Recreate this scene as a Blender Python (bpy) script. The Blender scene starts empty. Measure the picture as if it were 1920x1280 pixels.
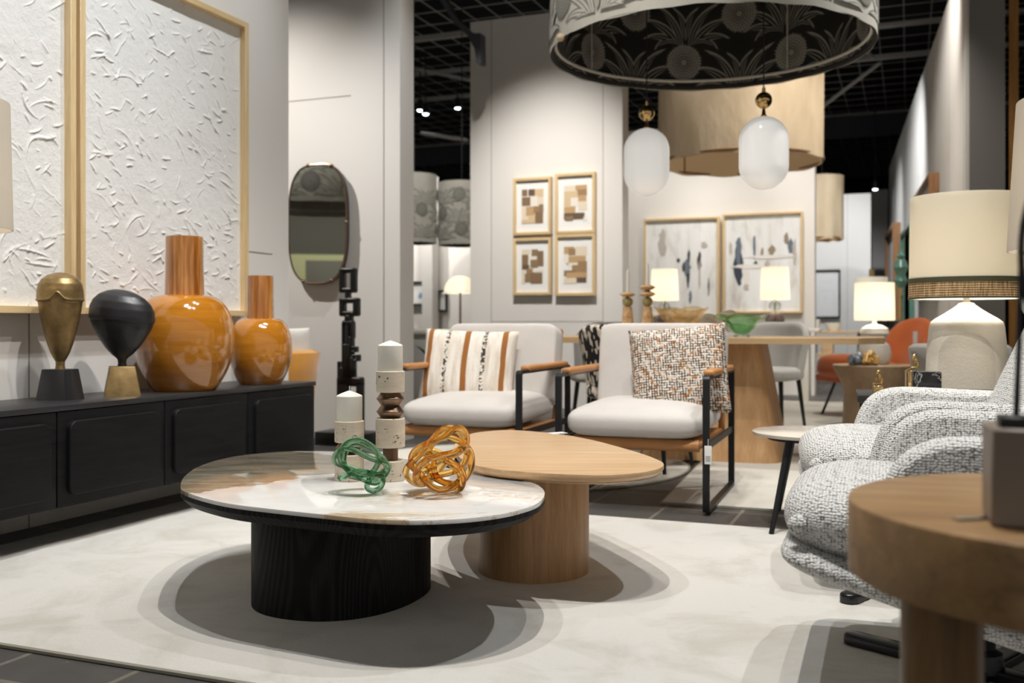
import bpy, bmesh, math, random
import numpy as np
from mathutils import Vector, Matrix, Euler

sc = bpy.context.scene
COL = sc.collection
R = math.radians
H = 0.82                      # eye height of the photographer
FPX = 35.0 / 36.0 * 1920.0    # focal length in pixels of a 35 mm lens
HY = 610.0                    # row of the horizon

# ------------------------------------------------------------------ camera
cam = bpy.data.cameras.new('camera')
cam.lens = 35.0
cam.sensor_width = 36.0
cam.shift_y = -30.0 / 1920.0
cam.clip_start = 0.05
cam.clip_end = 200
cam.dof.use_dof = True
cam.dof.focus_distance = 2.85
cam.dof.aperture_fstop = 3.2
cam_o = bpy.data.objects.new('camera', cam)
cam_o.location = (0, 0, H)
cam_o.rotation_euler = (R(90), 0, 0)
COL.objects.link(cam_o)
sc.camera = cam_o

# ------------------------------------------------------------------ world, exposure
w = bpy.data.worlds.new('world')
sc.world = w
w.use_nodes = True
bg = w.node_tree.nodes['Background']
bg.inputs[0].default_value = (1.0, 0.97, 0.92, 1)
bg.inputs[1].default_value = 0.36
sc.view_settings.view_transform = 'Standard'
sc.view_settings.look = 'None'
sc.view_settings.gamma = 1.0
sc.view_settings.use_curve_mapping = False
sc.view_settings.exposure = 0.0
sc.cycles.use_denoising = True
sc.cycles.max_bounces = 10
sc.cycles.transmission_bounces = 10
sc.cycles.transparent_max_bounces = 10
sc.cycles.sample_clamp_indirect = 6.0

TH = R(21.7)
U = Vector((math.cos(TH), -math.sin(TH), 0))   # showroom's cross direction
V = Vector((math.sin(TH), math.cos(TH), 0))    # showroom's depth direction


def at(px, py, Y):
    """the point of the place seen at a photograph pixel, at distance Y"""
    return Vector(((px - 960) / FPX * Y, Y, H - (py - HY) / FPX * Y))


def on(px, py, z=0.0):
    """the point seen at a photograph pixel on a level surface of height z"""
    return at(px, py, (H - z) * FPX / (py - HY))


# ------------------------------------------------------------------ lights
SPOT_GAIN = 0.36
BULB_GAIN = 0.45


def spot(loc, aim, power, size=60, blend=0.3, radius=0.03, col=(1, 0.94, 0.86)):
    l = bpy.data.lights.new('track_spot', 'SPOT')
    l.energy = power * SPOT_GAIN
    l.spot_size = R(size)
    l.spot_blend = blend
    l.shadow_soft_size = radius
    l.color = col
    o = bpy.data.objects.new('track_spot', l)
    o.location = loc
    d = Vector(aim) - Vector(loc)
    o.rotation_euler = d.to_track_quat('-Z', 'Y').to_euler()
    COL.objects.link(o)
    return o


def bulb(loc, power, radius=0.05, col=(1, 0.92, 0.8)):
    l = bpy.data.lights.new('bulb', 'POINT')
    l.energy = power * BULB_GAIN
    l.shadow_soft_size = radius
    l.color = col
    o = bpy.data.objects.new('bulb', l)
    o.location = loc
    COL.objects.link(o)
    return o


WARM = (1, 0.95, 0.89)
COOL = (0.96, 0.98, 1.0)
# seating area, from high above
spot((0.12, 2.35, 5.2), (0.0, 3.0, 0), 1350, 76, 0.5, 0.03, WARM)
spot((0.85, 2.6, 5.2), (0.6, 3.0, 0), 620, 76, 0.5, 0.03, WARM)
spot((-0.62, 2.5, 5.2), (-0.7, 3.1, 0), 620, 76, 0.5, 0.03, COOL)
spot((0.35, 4.3, 5.0), (0.35, 5.0, 0.4), 620, 60, 0.6, 0.05, WARM)
# left wall and paintings
spot((-0.75, 3.2, 4.6), (-2.05, 3.9, 1.7), 540, 62, 0.8, 0.04, COOL)
spot((-0.3, 4.4, 4.6), (-1.7, 4.7, 1.5), 600, 62, 0.8, 0.04, COOL)
# mirror wall
spot((-3.3, 6.4, 4.2), (-1.1, 7.2, 1.0), 1650, 58, 1.0, 0.03, WARM)
spot((-0.3, 5.8, 4.6), (-0.95, 7.1, 0.8), 640, 52, 1.0, 0.04, COOL)
# four-picture wall, dining area and beyond
spot((-0.15, 7.3, 4.9), (0.3, 9.95, 1.5), 2600, 46, 1.0, 0.04, WARM)
spot((-0.2, 5.2, 4.6), (0.7, 6.2, 0.7), 500, 60, 0.8, 0.05, WARM)
spot((3.1, 5.6, 4.6), (1.9, 6.5, 0.6), 1000, 70, 0.8, 0.05, WARM)
spot((1.2, 7.9, 4.9), (2.2, 9.6, 2.9), 420, 44, 1.0, 0.05, WARM)  # added spot with no known fixture, brightens the beige drum
spot((1.35, 11.0, 4.4), (1.75, 12.3, 1.0), 850, 62, 0.9, 0.05, WARM)
spot((2.7, 10.6, 4.4), (2.9, 12.0, 1.0), 850, 62, 0.9, 0.05, WARM)
spot((2.9, 8.2, 4.4), (2.6, 8.7, 0.3), 850, 90, 0.8, 0.05, WARM)
spot((5.0, 15.6, 4.6), (5.7, 17.9, 1.2), 1500, 80, 0.9, 0.05, COOL)
spot((3.4, 12.0, 4.7), (5.4, 14.2, 1.2), 2400, 80, 1.0, 0.05, COOL)
spot((3.3, 8.6, 4.7), (4.4, 10.8, 1.2), 1200, 70, 0.9, 0.05, WARM)
spot((-1.1, 13.35, 3.9), (-1.0, 14.0, 1.0), 700, 90, 0.9, 0.05, WARM)
spot((-1.9, 13.1, 3.7), (-1.6, 14.2, 1.2), 900, 90, 0.9, 0.05, WARM)  # extra spot added to brighten the wall left of the pillar
spot((-1.0, 10.6, 4.5), (-1.1, 12.7, 2.0), 700, 60, 0.9, 0.05, WARM)
# the two lounge chairs and the ceramic lamp
spot((2.0, 3.2, 4.8), (1.35, 3.0, 0.4), 750, 60, 0.7, 0.04, COOL)
# the booth behind the left partition, seen in the mirror
spot((-5.2, 3.9, 4.2), (-7.9, 2.5, 1.0), 1100, 80, 0.7, 0.05, (1, 0.98, 0.8))
spot((-3.4, 6.3, 3.4), (-4.3, 5.2, 2.5), 160, 70, 0.7, 0.05, WARM)


# ------------------------------------------------------------------ materials
def lin(r, g, b):
    f = lambda c: (c / 255 / 12.92) if c <= 10 else ((c / 255 + 0.055) / 1.055) ** 2.4
    return (f(r), f(g), f(b), 1)


class NT:
    """small wrapper round a node tree"""
    def __init__(s, name):
        s.m = bpy.data.materials.new(name)
        s.m.use_nodes = True
        s.t = s.m.node_tree
        s.b = s.t.nodes['Principled BSDF']
        s.out = s.t.nodes['Material Output']

    def n(s, typ, **kw):
        nd = s.t.nodes.new(typ)
        for k, v in kw.items():
            if hasattr(nd, k):
                setattr(nd, k, v)
            else:
                nd.inputs[k.replace('_', ' ')].default_value = v
        return nd

    def l(s, a, b):
        s.t.links.new(a, b)

    def co(s, scale=(1, 1, 1), kind='Object', rot=(0, 0, 0)):
        tc = s.n('ShaderNodeTexCoord')
        mp = s.n('ShaderNodeMapping')
        mp.inputs['Scale'].default_value = scale
        mp.inputs['Rotation'].default_value = rot
        s.l(tc.outputs[kind], mp.inputs[0])
        return mp.outputs[0]

    def noise(s, vec, scale, detail=4, rough=0.5, dist=0.0):
        nd = s.n('ShaderNodeTexNoise')
        nd.inputs['Scale'].default_value = scale
        nd.inputs['Detail'].default_value = detail
        nd.inputs['Roughness'].default_value = rough
        nd.inputs['Distortion'].default_value = dist
        if vec is not None:
            s.l(vec, nd.inputs['Vector'])
        return nd.outputs['Fac']

    def ramp(s, fac, stops, interp='LINEAR'):
        nd = s.n('ShaderNodeValToRGB')
        cr = nd.color_ramp
        cr.interpolation = interp
        while len(cr.elements) < len(stops):
            cr.elements.new(0.5)
        for e, (p, c) in zip(cr.elements, stops):
            e.position = p
            e.color = c
        s.l(fac, nd.inputs[0])
        return nd.outputs[0]

    def mix(s, fac, a, b, mode='MIX'):
        nd = s.n('ShaderNodeMix', data_type='RGBA', blend_type=mode)
        for sock, v in ((nd.inputs[0], fac), (nd.inputs[6], a), (nd.inputs[7], b)):
            if hasattr(v, 'is_linked') or hasattr(v, 'links'):
                s.l(v, sock)
            else:
                sock.default_value = v
        return nd.outputs[2]

    def math(s, op, a, b=None):
        nd = s.n('ShaderNodeMath', operation=op)
        for i, v in enumerate((a, b)):
            if v is None:
                continue
            if hasattr(v, 'links'):
                s.l(v, nd.inputs[i])
            else:
                nd.inputs[i].default_value = v
        return nd.outputs[0]

    def bump(s, height, strength=0.3, dist=0.01):
        nd = s.n('ShaderNodeBump')
        nd.inputs['Strength'].default_value = strength
        nd.inputs['Distance'].default_value = dist
        s.l(height, nd.inputs['Height'])
        s.l(nd.outputs[0], s.b.inputs['Normal'])

    def col(s, c):
        if hasattr(c, 'links'):
            s.l(c, s.b.inputs['Base Color'])
        else:
            s.b.inputs['Base Color'].default_value = c

    def pr(s, rough=None, metal=None, coat=None, spec=None, trans=None, ior=None, sheen=None, emit=None, es=None, sub=None):
        i = s.b.inputs
        if rough is not None: i['Roughness'].default_value = rough
        if metal is not None: i['Metallic'].default_value = metal
        if coat is not None:
            i['Coat Weight'].default_value = coat
            i['Coat Roughness'].default_value = 0.05
        if spec is not None: i['Specular IOR Level'].default_value = spec
        if trans is not None: i['Transmission Weight'].default_value = trans
        if ior is not None: i['IOR'].default_value = ior
        if sheen is not None: i['Sheen Weight'].default_value = sheen
        if emit is not None: i['Emission Color'].default_value = emit
        if es is not None: i['Emission Strength'].default_value = es
        if sub is not None:
            i['Subsurface Weight'].default_value = sub
            i['Subsurface Scale'].default_value = 0.01
        return s.m


def plain(name, c, rough=0.5, metal=0.0, bump=None, var=None, **kw):
    t = NT(name)
    if var:
        v = t.noise(t.co(), var[0], 5, 0.6)
        k = var[1]
        lo = tuple(x * (1 - k) for x in c[:3]) + (1,)
        hi = tuple(min(1, x * (1 + k)) for x in c[:3]) + (1,)
        t.col(t.ramp(v, [(0.3, lo), (0.7, hi)]))
    else:
        t.col(c)
    if bump:
        t.bump(t.noise(t.co(), bump[0], 4, 0.6), bump[1], bump[2] if len(bump) > 2 else 0.005)
    return t.pr(rough=rough, metal=metal, **kw)


def wood(name, dark, light, along='Z', scale=1.0, rough=0.45, bump=0.08, knots=0.0):
    t = NT(name)
    k = {'X': (1, 14, 14), 'Y': (14, 1, 14), 'Z': (14, 14, 1)}[along]
    k = tuple(a * scale for a in k)
    v = t.co(k)
    a = t.noise(v, 1.6, 5, 0.55, 0.9)
    b = t.noise(t.co(tuple(x * 7 for x in k)), 1.5, 3, 0.6)
    f = t.math('ADD', t.math('MULTIPLY', a, 0.68), t.math('MULTIPLY', b, 0.32))
    t.col(t.ramp(f, [(0.33, dark), (0.52, tuple((x + y) / 2 for x, y in zip(dark, light))), (0.68, light)]))
    t.bump(b, bump, 0.002)
    return t.pr(rough=rough)


def woven(name, c1, c2, scale=400, rough=0.9, sheen=0.2, bump=0.3):
    t = NT(name)
    v = t.co()
    a = t.noise(v, scale, 2, 0.6)
    b = t.noise(v, 6, 3, 0.5)
    t.col(t.ramp(t.math('ADD', t.math('MULTIPLY', a, 0.6), t.math('MULTIPLY', b, 0.4)), [(0.3, c1), (0.7, c2)]))
    t.bump(a, bump, 0.002)
    return t.pr(rough=rough, sheen=sheen)


def glass(name, c, rough=0.0, clear=0.3):
    """tinted glass: mostly refracting, part of the light passing straight through"""
    t = NT(name)
    t.col(c)
    m = t.pr(rough=rough, trans=1.0, ior=1.45)
    tr = t.n('ShaderNodeBsdfTransparent')
    tr.inputs[0].default_value = c
    mx = t.n('ShaderNodeMixShader')
    mx.inputs[0].default_value = clear
    t.l(t.b.outputs[0], mx.inputs[1])
    t.l(tr.outputs[0], mx.inputs[2])
    t.l(mx.outputs[0], t.out.inputs[0])
    return m


def shade_mat(name, c, glow=0.0, warm=(1, 0.9, 0.72, 1), trans=0.45):
    """lamp shade cloth: lets the bulb's light through"""
    t = NT(name)
    t.col(c)
    t.pr(rough=0.9, emit=warm, es=glow)
    ts = t.n('ShaderNodeBsdfTranslucent')
    ts.inputs[0].default_value = c
    mx = t.n('ShaderNodeMixShader')
    mx.inputs[0].default_value = trans
    t.l(t.b.outputs[0], mx.inputs[1])
    t.l(ts.outputs[0], mx.inputs[2])
    t.l(mx.outputs[0], t.out.inputs[0])
    return t.m


MT = {}


def mk_materials():
    m = MT
    m['wall'] = plain('wall_paint', lin(226, 223, 218), 0.75, bump=(60, 0.03))
    m['backdrop_black'] = plain('unlit_hall_black', lin(20, 20, 22), 0.9)  # black put in where the hall is only unlit
    m['seam'] = plain('panel_seam', lin(150, 146, 140), 0.8)
    m['wall_grey'] = plain('wall_grey_tone', lin(128, 124, 120), 0.8)  # on the right wall's end this tone stands for shade
    m['wall_lit'] = plain('wall_yellow_lit', lin(228, 226, 184), 0.8)  # yellow tone holds the light on the booth wall
    m['black_metal'] = plain('black_metal', lin(30, 31, 33), 0.42, 0.3)
    m['steel_grey'] = plain('grey_steel', lin(70, 72, 78), 0.5, 0.2)
    m['beam_light'] = plain('pale_steel', lin(165, 163, 158), 0.6)
    m['beam_dark'] = plain('dark_steel', lin(34, 36, 42), 0.6)
    m['chrome'] = plain('dark_chrome', lin(120, 122, 126), 0.18, 1.0)
    m['gunmetal'] = plain('gunmetal', lin(60, 60, 63), 0.22, 0.85)
    m['brass'] = plain('polished_brass', lin(214, 180, 120), 0.09, 1.0)
    m['bronze'] = plain('aged_bronze', lin(142, 118, 78), 0.42, 0.75, bump=(40, 0.12), var=(22, 0.3))
    m['bronze_dark'] = plain('brushed_bronze', lin(124, 100, 82), 0.3, 0.85, var=(12, 0.12))
    m['cast_black'] = plain('cast_black', lin(32, 32, 34), 0.42, 0.1, bump=(35, 0.12), coat=0.15)
    m['totem'] = plain('totem_black', lin(20, 20, 21), 0.35, 0.0, bump=(25, 0.25))
    # floor
    t = NT('slate_floor')
    v = t.co((1, 1, 1), rot=(0, 0, TH))
    br = t.n('ShaderNodeTexBrick')
    br.inputs['Scale'].default_value = 1.0
    br.inputs['Mortar Size'].default_value = 0.008
    br.inputs['Brick Width'].default_value = 0.34
    br.inputs['Row Height'].default_value = 0.34
    br.inputs['Color1'].default_value = lin(70, 68, 65)
    br.inputs['Color2'].default_value = lin(86, 84, 81)
    br.inputs['Mortar'].default_value = lin(122, 116, 106)
    br.offset = 0.0
    t.l(v, br.inputs['Vector'])
    chips = t.ramp(t.noise(t.co(), 16, 6, 0.7), [(0.655, (0, 0, 0, 1)), (0.67, (1, 1, 1, 1))])
    big = t.ramp(t.noise(t.co(), 3.0, 3, 0.5), [(0.5, (0, 0, 0, 1)), (0.6, (1, 1, 1, 1))])
    c = t.mix(t.math('MULTIPLY', chips, big), br.outputs[0], lin(180, 178, 172))
    n = t.noise(t.co(), 9, 6, 0.7)
    c2 = t.mix(t.ramp(n, [(0.3, (0.45, 0.45, 0.45, 1)), (0.7, (0, 0, 0, 1))]), c, lin(48, 46, 44))
    t.col(c2)
    t.bump(n, 0.2, 0.004)
    m['floor'] = t.pr(rough=0.5)
    # rugs
    for nm, base, dirt, sc_ in (('rug_main', lin(222, 219, 212), lin(205, 201, 191), 3.4), ('rug_round', lin(210, 206, 196), lin(150, 142, 128), 1.6), ('rug_dining', lin(208, 204, 194), lin(180, 174, 162), 1.2)):
        t = NT(nm)
        v = t.co()
        a = t.noise(v, sc_, 5, 0.62, 0.6)
        f = t.noise(v, 420, 2, 0.7)
        g = t.noise(v, 60, 3, 0.6)
        c = t.ramp(a, [(0.34, dirt), (0.52, base)])
        c = t.mix(t.ramp(f, [(0.3, (0.22, 0.22, 0.22, 1)), (0.6, (0, 0, 0, 1))]), c, lin(140, 136, 126))
        t.col(c)
        t.bump(t.math('ADD', f, t.math('MULTIPLY', g, 1.0)), 0.5, 0.006)
        m[nm] = t.pr(rough=0.95, sheen=0.15)
    m['rug_edge'] = plain('rug_binding', lin(150, 146, 132), 0.9, bump=(300, 0.4))
    # console
    t = NT('black_oak')
    v = t.co((2.2, 40, 40))
    a = t.noise(v, 2.0, 5, 0.6, 0.4)
    t.col(t.ramp(a, [(0.35, lin(13, 13, 14)), (0.65, lin(22, 22, 23))]))
    t.bump(a, 0.35, 0.002)
    m['black_oak'] = t.pr(rough=0.55, spec=0.2)
    t = NT('black_oak_top')
    v = t.co((2.2, 40, 40))
    a = t.noise(v, 2.0, 5, 0.6, 0.4)
    t.col(t.ramp(a, [(0.35, lin(32, 32, 34)), (0.65, lin(48, 48, 50))]))
    t.bump(a, 0.2, 0.002)
    m['black_oak_top'] = t.pr(rough=0.38)
    # black ash of the coffee table base: cathedral grain
    t = NT('black_ash')
    n = t.noise(t.co((2.6, 2.6, 0.62)), 1.5, 1, 0.4, 0.25)
    g = t.math('SINE', t.math('MULTIPLY', n, 250.0))
    fi = t.noise(t.co((150, 150, 7)), 2, 3)
    fld = t.noise(t.co((2.2, 2.2, 0.3)), 2.0, 1)
    k = t.math('MULTIPLY', t.math('MULTIPLY', t.math('ADD', g, 1.0), 0.5), fi)
    t.col(t.ramp(k, [(0.12, lin(8, 8, 9)), (0.6, lin(34, 33, 33))]))
    t.bump(g, 0.22, 0.0015)
    m['black_ash'] = t.pr(rough=0.55, spec=0.18)
    # marble
    t = NT('patterned_marble')
    sx = t.n('ShaderNodeSeparateXYZ')
    t.l(t.co(), sx.inputs[0])
    n1 = t.noise(t.co((1, 1.3, 1)), 3.0, 7, 0.6, 0.8)
    n2 = t.noise(t.co((1.0, 2.0, 1)), 2.6, 7, 0.62, 1.2)
    n3 = t.noise(t.co((1, 1.6, 1), rot=(0, 0, 0.6)), 2.6, 8, 0.62, 1.1)
    base = t.ramp(n2, [(0.36, lin(238, 237, 234)), (0.56, lin(230, 227, 221)), (0.66, lin(222, 210, 190)), (0.74, lin(238, 236, 233))])
    # a smoky field towards the left end and a golden one along the near edge
    fl = t.math('SUBTRACT', t.math('MULTIPLY', sx.outputs[0], -1.3), t.math('ABSOLUTE', t.math('MULTIPLY', t.math('SUBTRACT', sx.outputs[1], 0.33), 1.15)))
    pm = t.math('ADD', t.math('MULTIPLY', n1, 0.55), fl)
    patch = t.ramp(pm, [(0.24, (0, 0, 0, 1)), (0.255, (1, 1, 1, 1))])
    pc = t.ramp(t.noise(t.co((1.6, 6, 1)), 3, 7, 0.68, 0.7), [(0.28, lin(112, 105, 90)), (0.46, lin(152, 144, 126)), (0.58, lin(178, 168, 146)), (0.64, lin(196, 162, 108)), (0.72, lin(210, 202, 188))])
    c = t.mix(patch, base, pc)
    fr = t.math('SUBTRACT', t.math('MULTIPLY', sx.outputs[1], -0.9), t.math('ABSOLUTE', t.math('MULTIPLY', sx.outputs[0], 0.5)))
    pm2 = t.math('ADD', t.math('MULTIPLY', n2, 0.5), fr)
    patch2 = t.ramp(pm2, [(0.68, (0, 0, 0, 1)), (0.70, (0.8, 0.8, 0.8, 1))])
    c = t.mix(patch2, c, t.ramp(n3, [(0.35, lin(176, 148, 108)), (0.6, lin(206, 184, 150))]))
    vein = t.math('ABSOLUTE', t.math('SUBTRACT', n3, 0.5))
    vm = t.ramp(vein, [(0.0, (0.6, 0.6, 0.6, 1)), (0.010, (0, 0, 0, 1))])
    gate = t.ramp(t.noise(t.co(), 2.2, 2), [(0.48, (0, 0, 0, 1)), (0.6, (1, 1, 1, 1))])
    c = t.mix(t.math('MULTIPLY', vm, gate), c, lin(172, 132, 80))
    t.col(c)
    m['marble'] = t.pr(rough=0.06, coat=0.5)
    m['travertine'] = None
    t = NT('travertine')
    v = t.co((1, 1, 1))
    vo = t.noise(t.co((1, 1, 1.6)), 90, 3, 0.5)
    cl = t.noise(v, 26, 2, 0.5)
    holes = t.ramp(t.math('ADD', t.math('MULTIPLY', vo, 0.62), t.math('MULTIPLY', cl, 0.38)), [(0.615, (0, 0, 0, 1)), (0.635, (1, 1, 1, 1))])
    la = t.noise(t.co((6, 6, 30)), 2, 4, 0.6)
    t.col(t.mix(holes, t.ramp(la, [(0.3, lin(208, 194, 172)), (0.7, lin(226, 214, 195))]), lin(96, 82, 66)))
    inv = t.math('SUBTRACT', 1.0, holes)
    t.bump(inv, 0.6, 0.003)
    m['travertine'] = t.pr(rough=0.55)
    m['wax'] = plain('candle_wax', lin(244, 242, 233), 0.45, sub=0.2)
    m['wick'] = plain('candle_wick', lin(235, 232, 222), 0.9)
    m['green_glass'] = glass('green_glass', lin(152, 200, 168), 0.0, 0.12)
    m['amber_glass'] = glass('amber_glass', lin(246, 204, 120), 0.0, 0.12)
    m['green_bowl'] = glass('green_bowl_glass', lin(208, 240, 214), 0.02, 0.55)
    m['amber_bowl'] = glass('amber_bowl_glass', lin(253, 242, 220), 0.02, 0.75)
    m['mauve_glass'] = glass('mauve_glass', lin(170, 150, 150), 0.02, 0.3)
    m['clear_glass'] = glass('clear_glass', lin(236, 240, 240), 0.0, 0.6)
    m['opal'] = plain('opal_glass', lin(238, 238, 236), 0.08, coat=0.6, emit=(1, 0.97, 0.92, 1), es=0.42)
    m['price_red'] = plain('red_sticker', lin(190, 60, 40), 0.5)
    # vases
    t = NT('orange_glaze')
    v = t.co((1, 1, 9))
    n = t.noise(v, 4, 5, 0.6)
    t.col(t.ramp(n, [(0.3, lin(160, 100, 24)), (0.7, lin(184, 120, 38))]))
    m['glaze'] = t.pr(rough=0.1, coat=1.0)
    t = NT('streaked_glaze')
    v = t.co((16, 16, 0.7))
    n = t.noise(v, 3, 5, 0.65)
    t.col(t.ramp(n, [(0.33, lin(122, 72, 26)), (0.5, lin(162, 102, 44)), (0.66, lin(198, 142, 78))]))
    m['glaze_neck'] = t.pr(rough=0.12, coat=1.0)
    # woods
    m['oak_frame'] = wood('pale_oak_frame', lin(206, 176, 128), lin(228, 204, 160), 'Z', 1.2)
    m['oak_frame_h'] = wood('pale_oak_frame_rail', lin(206, 176, 128), lin(228, 204, 160), 'X', 1.2)
    m['oak_top'] = wood('oak_top', lin(188, 152, 112), lin(214, 182, 143), 'X', 1.0, 0.4)
    m['oak_col'] = wood('oak_column', lin(152, 112, 72), lin(188, 148, 104), 'Z', 1.6, 0.45)
    m['oak_dining'] = wood('oak_dining', lin(186, 152, 110), lin(212, 182, 142), 'X', 0.7, 0.45)
    m['oak_ped'] = wood('oak_pedestal', lin(178, 136, 92), lin(206, 168, 124), 'Z', 0.8, 0.45)
    m['oak_warm'] = wood('oak_warm', lin(124, 94, 58), lin(170, 134, 90), 'X', 1.2, 0.42)
    m['oak_warm_v'] = wood('oak_warm_side', lin(104, 78, 46), lin(150, 116, 74), 'Z', 1.4, 0.45)
    m['tulip'] = wood('tulip_table_wood', lin(150, 122, 92), lin(176, 150, 120), 'Z', 0.9, 0.5)
    m['stud'] = wood('timber_stud', lin(140, 96, 40), lin(176, 126, 62), 'Z', 1.0, 0.7)
    m['walnut'] = wood('walnut_frame', lin(112, 76, 44), lin(146, 104, 64), 'Z', 1.0, 0.5)
    # fabrics and leather
    m['cushion'] = woven('pale_cushion_cloth', lin(192, 187, 182), lin(212, 207, 202), 500)
    m['leather'] = plain('tan_leather', lin(180, 126, 74), 0.45, bump=(180, 0.15), var=(6, 0.12))
    m['mustard'] = plain('mustard_velvet', lin(206, 140, 40), 0.7, sheen=0.5, var=(5, 0.1))
    m['orange'] = plain('orange_leather', lin(180, 90, 42), 0.5, bump=(120, 0.2), var=(5, 0.15))
    m['pillow_white'] = woven('white_pillow_cloth', lin(214, 208, 198), lin(234, 230, 222), 300)
    m['grey_chair'] = woven('grey_chair_cloth', lin(176, 174, 168), lin(204, 202, 196), 300)
    t = NT('boucle')
    tc = t.co((1.0, 1.0, 1.25))
    warp = t.n('ShaderNodeTexNoise')
    warp.inputs['Scale'].default_value = 26
    t.l(t.co(), warp.inputs['Vector'])
    va = t.n('ShaderNodeVectorMath', operation='ADD')
    sc3 = t.n('ShaderNodeVectorMath', operation='SCALE')
    t.l(warp.outputs['Color'], sc3.inputs[0])
    sc3.inputs['Scale'].default_value = 0.006
    t.l(tc, va.inputs[0])
    t.l(sc3.outputs[0], va.inputs[1])
    vo = t.n('ShaderNodeTexVoronoi')
    vo.feature = 'F1'
    vo.inputs['Scale'].default_value = 138
    vo.inputs['Randomness'].default_value = 0.5
    t.l(va.outputs[0], vo.inputs['Vector'])
    d = vo.outputs['Distance']
    t.col(t.ramp(d, [(0.42, lin(226, 226, 223)), (0.62, lin(198, 197, 194)), (0.80, lin(104, 103, 101))]))  # gaps between the loops darkened in place of their shade
    fuzz = t.noise(t.co(), 420, 2)
    hgt = t.math('ADD', t.math('SUBTRACT', 1.0, t.math('MULTIPLY', d, d)), t.math('MULTIPLY', fuzz, 0.25))
    t.bump(hgt, 0.9, 0.007)
    m['boucle'] = t.pr(rough=0.95, sheen=0.15)
    # tweed: short blocks of thread with broken dark threads between them
    t = NT('tweed')
    sx = t.n('ShaderNodeSeparateXYZ')
    t.l(t.co((84, 84, 84)), sx.inputs[0])
    wob = t.noise(t.co(), 16, 2)
    x = t.math('ADD', sx.outputs[0], t.math('MULTIPLY', wob, 1.2))
    z = t.math('ADD', sx.outputs[2], t.math('MULTIPLY', wob, 1.0))
    fx, fz = t.math('FLOOR', x), t.math('FLOOR', z)

    def cellnoise(ox, oz):
        wn = t.n('ShaderNodeTexWhiteNoise', noise_dimensions='2D')
        cx = t.n('ShaderNodeCombineXYZ')
        t.l(t.math('ADD', fx, ox), cx.inputs[0]); t.l(t.math('ADD', fz, oz), cx.inputs[1])
        t.l(cx.outputs[0], wn.inputs['Vector'])
        return wn.outputs['Value']
    c1, c2, c3, c4 = cellnoise(0.0, 0.0), cellnoise(37.0, 11.0), cellnoise(71.0, 53.0), cellnoise(13.0, 91.0)
    light = t.ramp(c1, [(0.0, lin(226, 217, 204)), (0.5, lin(206, 192, 174)), (0.78, lin(236, 230, 221)), (0.92, lin(196, 140, 92))], 'CONSTANT')
    dark = t.ramp(c3, [(0.0, lin(34, 31, 30)), (0.70, lin(92, 76, 64)), (0.86, lin(178, 106, 56))], 'CONSTANT')
    frx, frz = t.math('FRACT', x), t.math('FRACT', z)
    gv = t.math('MULTIPLY', t.math('LESS_THAN', frx, 0.36), t.math('GREATER_THAN', c2, 0.36))
    gh = t.math('MULTIPLY', t.math('LESS_THAN', frz, 0.32), t.math('GREATER_THAN', c4, 0.42))
    t.col(t.mix(t.math('MAXIMUM', gv, gh), light, dark))
    ax = t.math('ABSOLUTE', t.math('SUBTRACT', frx, 0.66)); az = t.math('ABSOLUTE', t.math('SUBTRACT', frz, 0.66))
    t.bump(t.math('SUBTRACT', 1.0, t.math('MAXIMUM', ax, az)), 0.9, 0.006)
    m['tweed'] = t.pr(rough=0.95)
    # striped pillow
    t = NT('striped_weave')
    v = t.co()
    wob = t.noise(v, 5, 2)
    sx = t.n('ShaderNodeSeparateXYZ')
    t.l(v, sx.inputs[0])
    x = t.math('ADD', t.math('ADD', t.math('MULTIPLY', sx.outputs[0], 1 / 0.5), 0.5), t.math('MULTIPLY', t.math('SUBTRACT', wob, 0.5), 0.04))
    tan, blk, crm = (1, 0, 0, 1), (0, 1, 0, 1), (0, 0, 0, 1)
    stops = [(0, crm)]
    for c0, ww, cc in ((0.075, 0.028, tan), (0.275, 0.024, blk), (0.49, 0.03, tan), (0.69, 0.024, blk), (0.9, 0.028, tan)):
        stops += [(c0 - ww, cc), (c0 + ww, crm)]
    msk = t.n('ShaderNodeSeparateColor')
    t.l(t.ramp(x, stops, 'CONSTANT'), msk.inputs[0])
    sp = t.ramp(t.noise(t.co((1, 1, 1)), 75, 2, 0.6), [(0.47, (0, 0, 0, 1)), (0.53, (1, 1, 1, 1))])
    base = t.ramp(t.noise(t.co((9, 9, 1.4)), 4, 5, 0.6), [(0.3, lin(206, 192, 174)), (0.6, lin(232, 226, 216))])
    c = t.mix(msk.outputs[0], base, lin(152, 98, 46))
    c = t.mix(t.math('MULTIPLY', msk.outputs[1], sp), c, lin(60, 52, 48))
    t.col(c)
    t.bump(t.noise(t.co(), 220, 2), 0.6, 0.004)
    m['stripes'] = t.pr(rough=0.95)
    # black and white brush pattern
    t = NT('brush_pattern')
    v = t.co((1, 1, 0.45), rot=(0.3, 0.5, 0.2))
    vo = t.n('ShaderNodeTexVoronoi', feature='DISTANCE_TO_EDGE', distance='CHEBYCHEV') if False else t.n('ShaderNodeTexVoronoi')
    vo.feature = 'F1'
    vo.distance = 'MANHATTAN'
    vo.inputs['Scale'].default_value = 42
    t.l(v, vo.inputs['Vector'])
    sc_ = t.n('ShaderNodeSeparateColor')
    t.l(vo.outputs['Color'], sc_.inputs[0])
    t.col(t.ramp(sc_.outputs[0], [(0, lin(22, 21, 21)), (0.5, lin(214, 204, 188))], 'CONSTANT'))
    m['brush'] = t.pr(rough=0.85)
    # plaster of the two large paintings
    m['plaster'] = plain('plaster_paint', lin(230, 229, 225), 0.55, bump=(28, 0.32, 0.012))
    m['gap_black'] = plain('shadow_gap', lin(28, 28, 28), 0.8)
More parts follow.
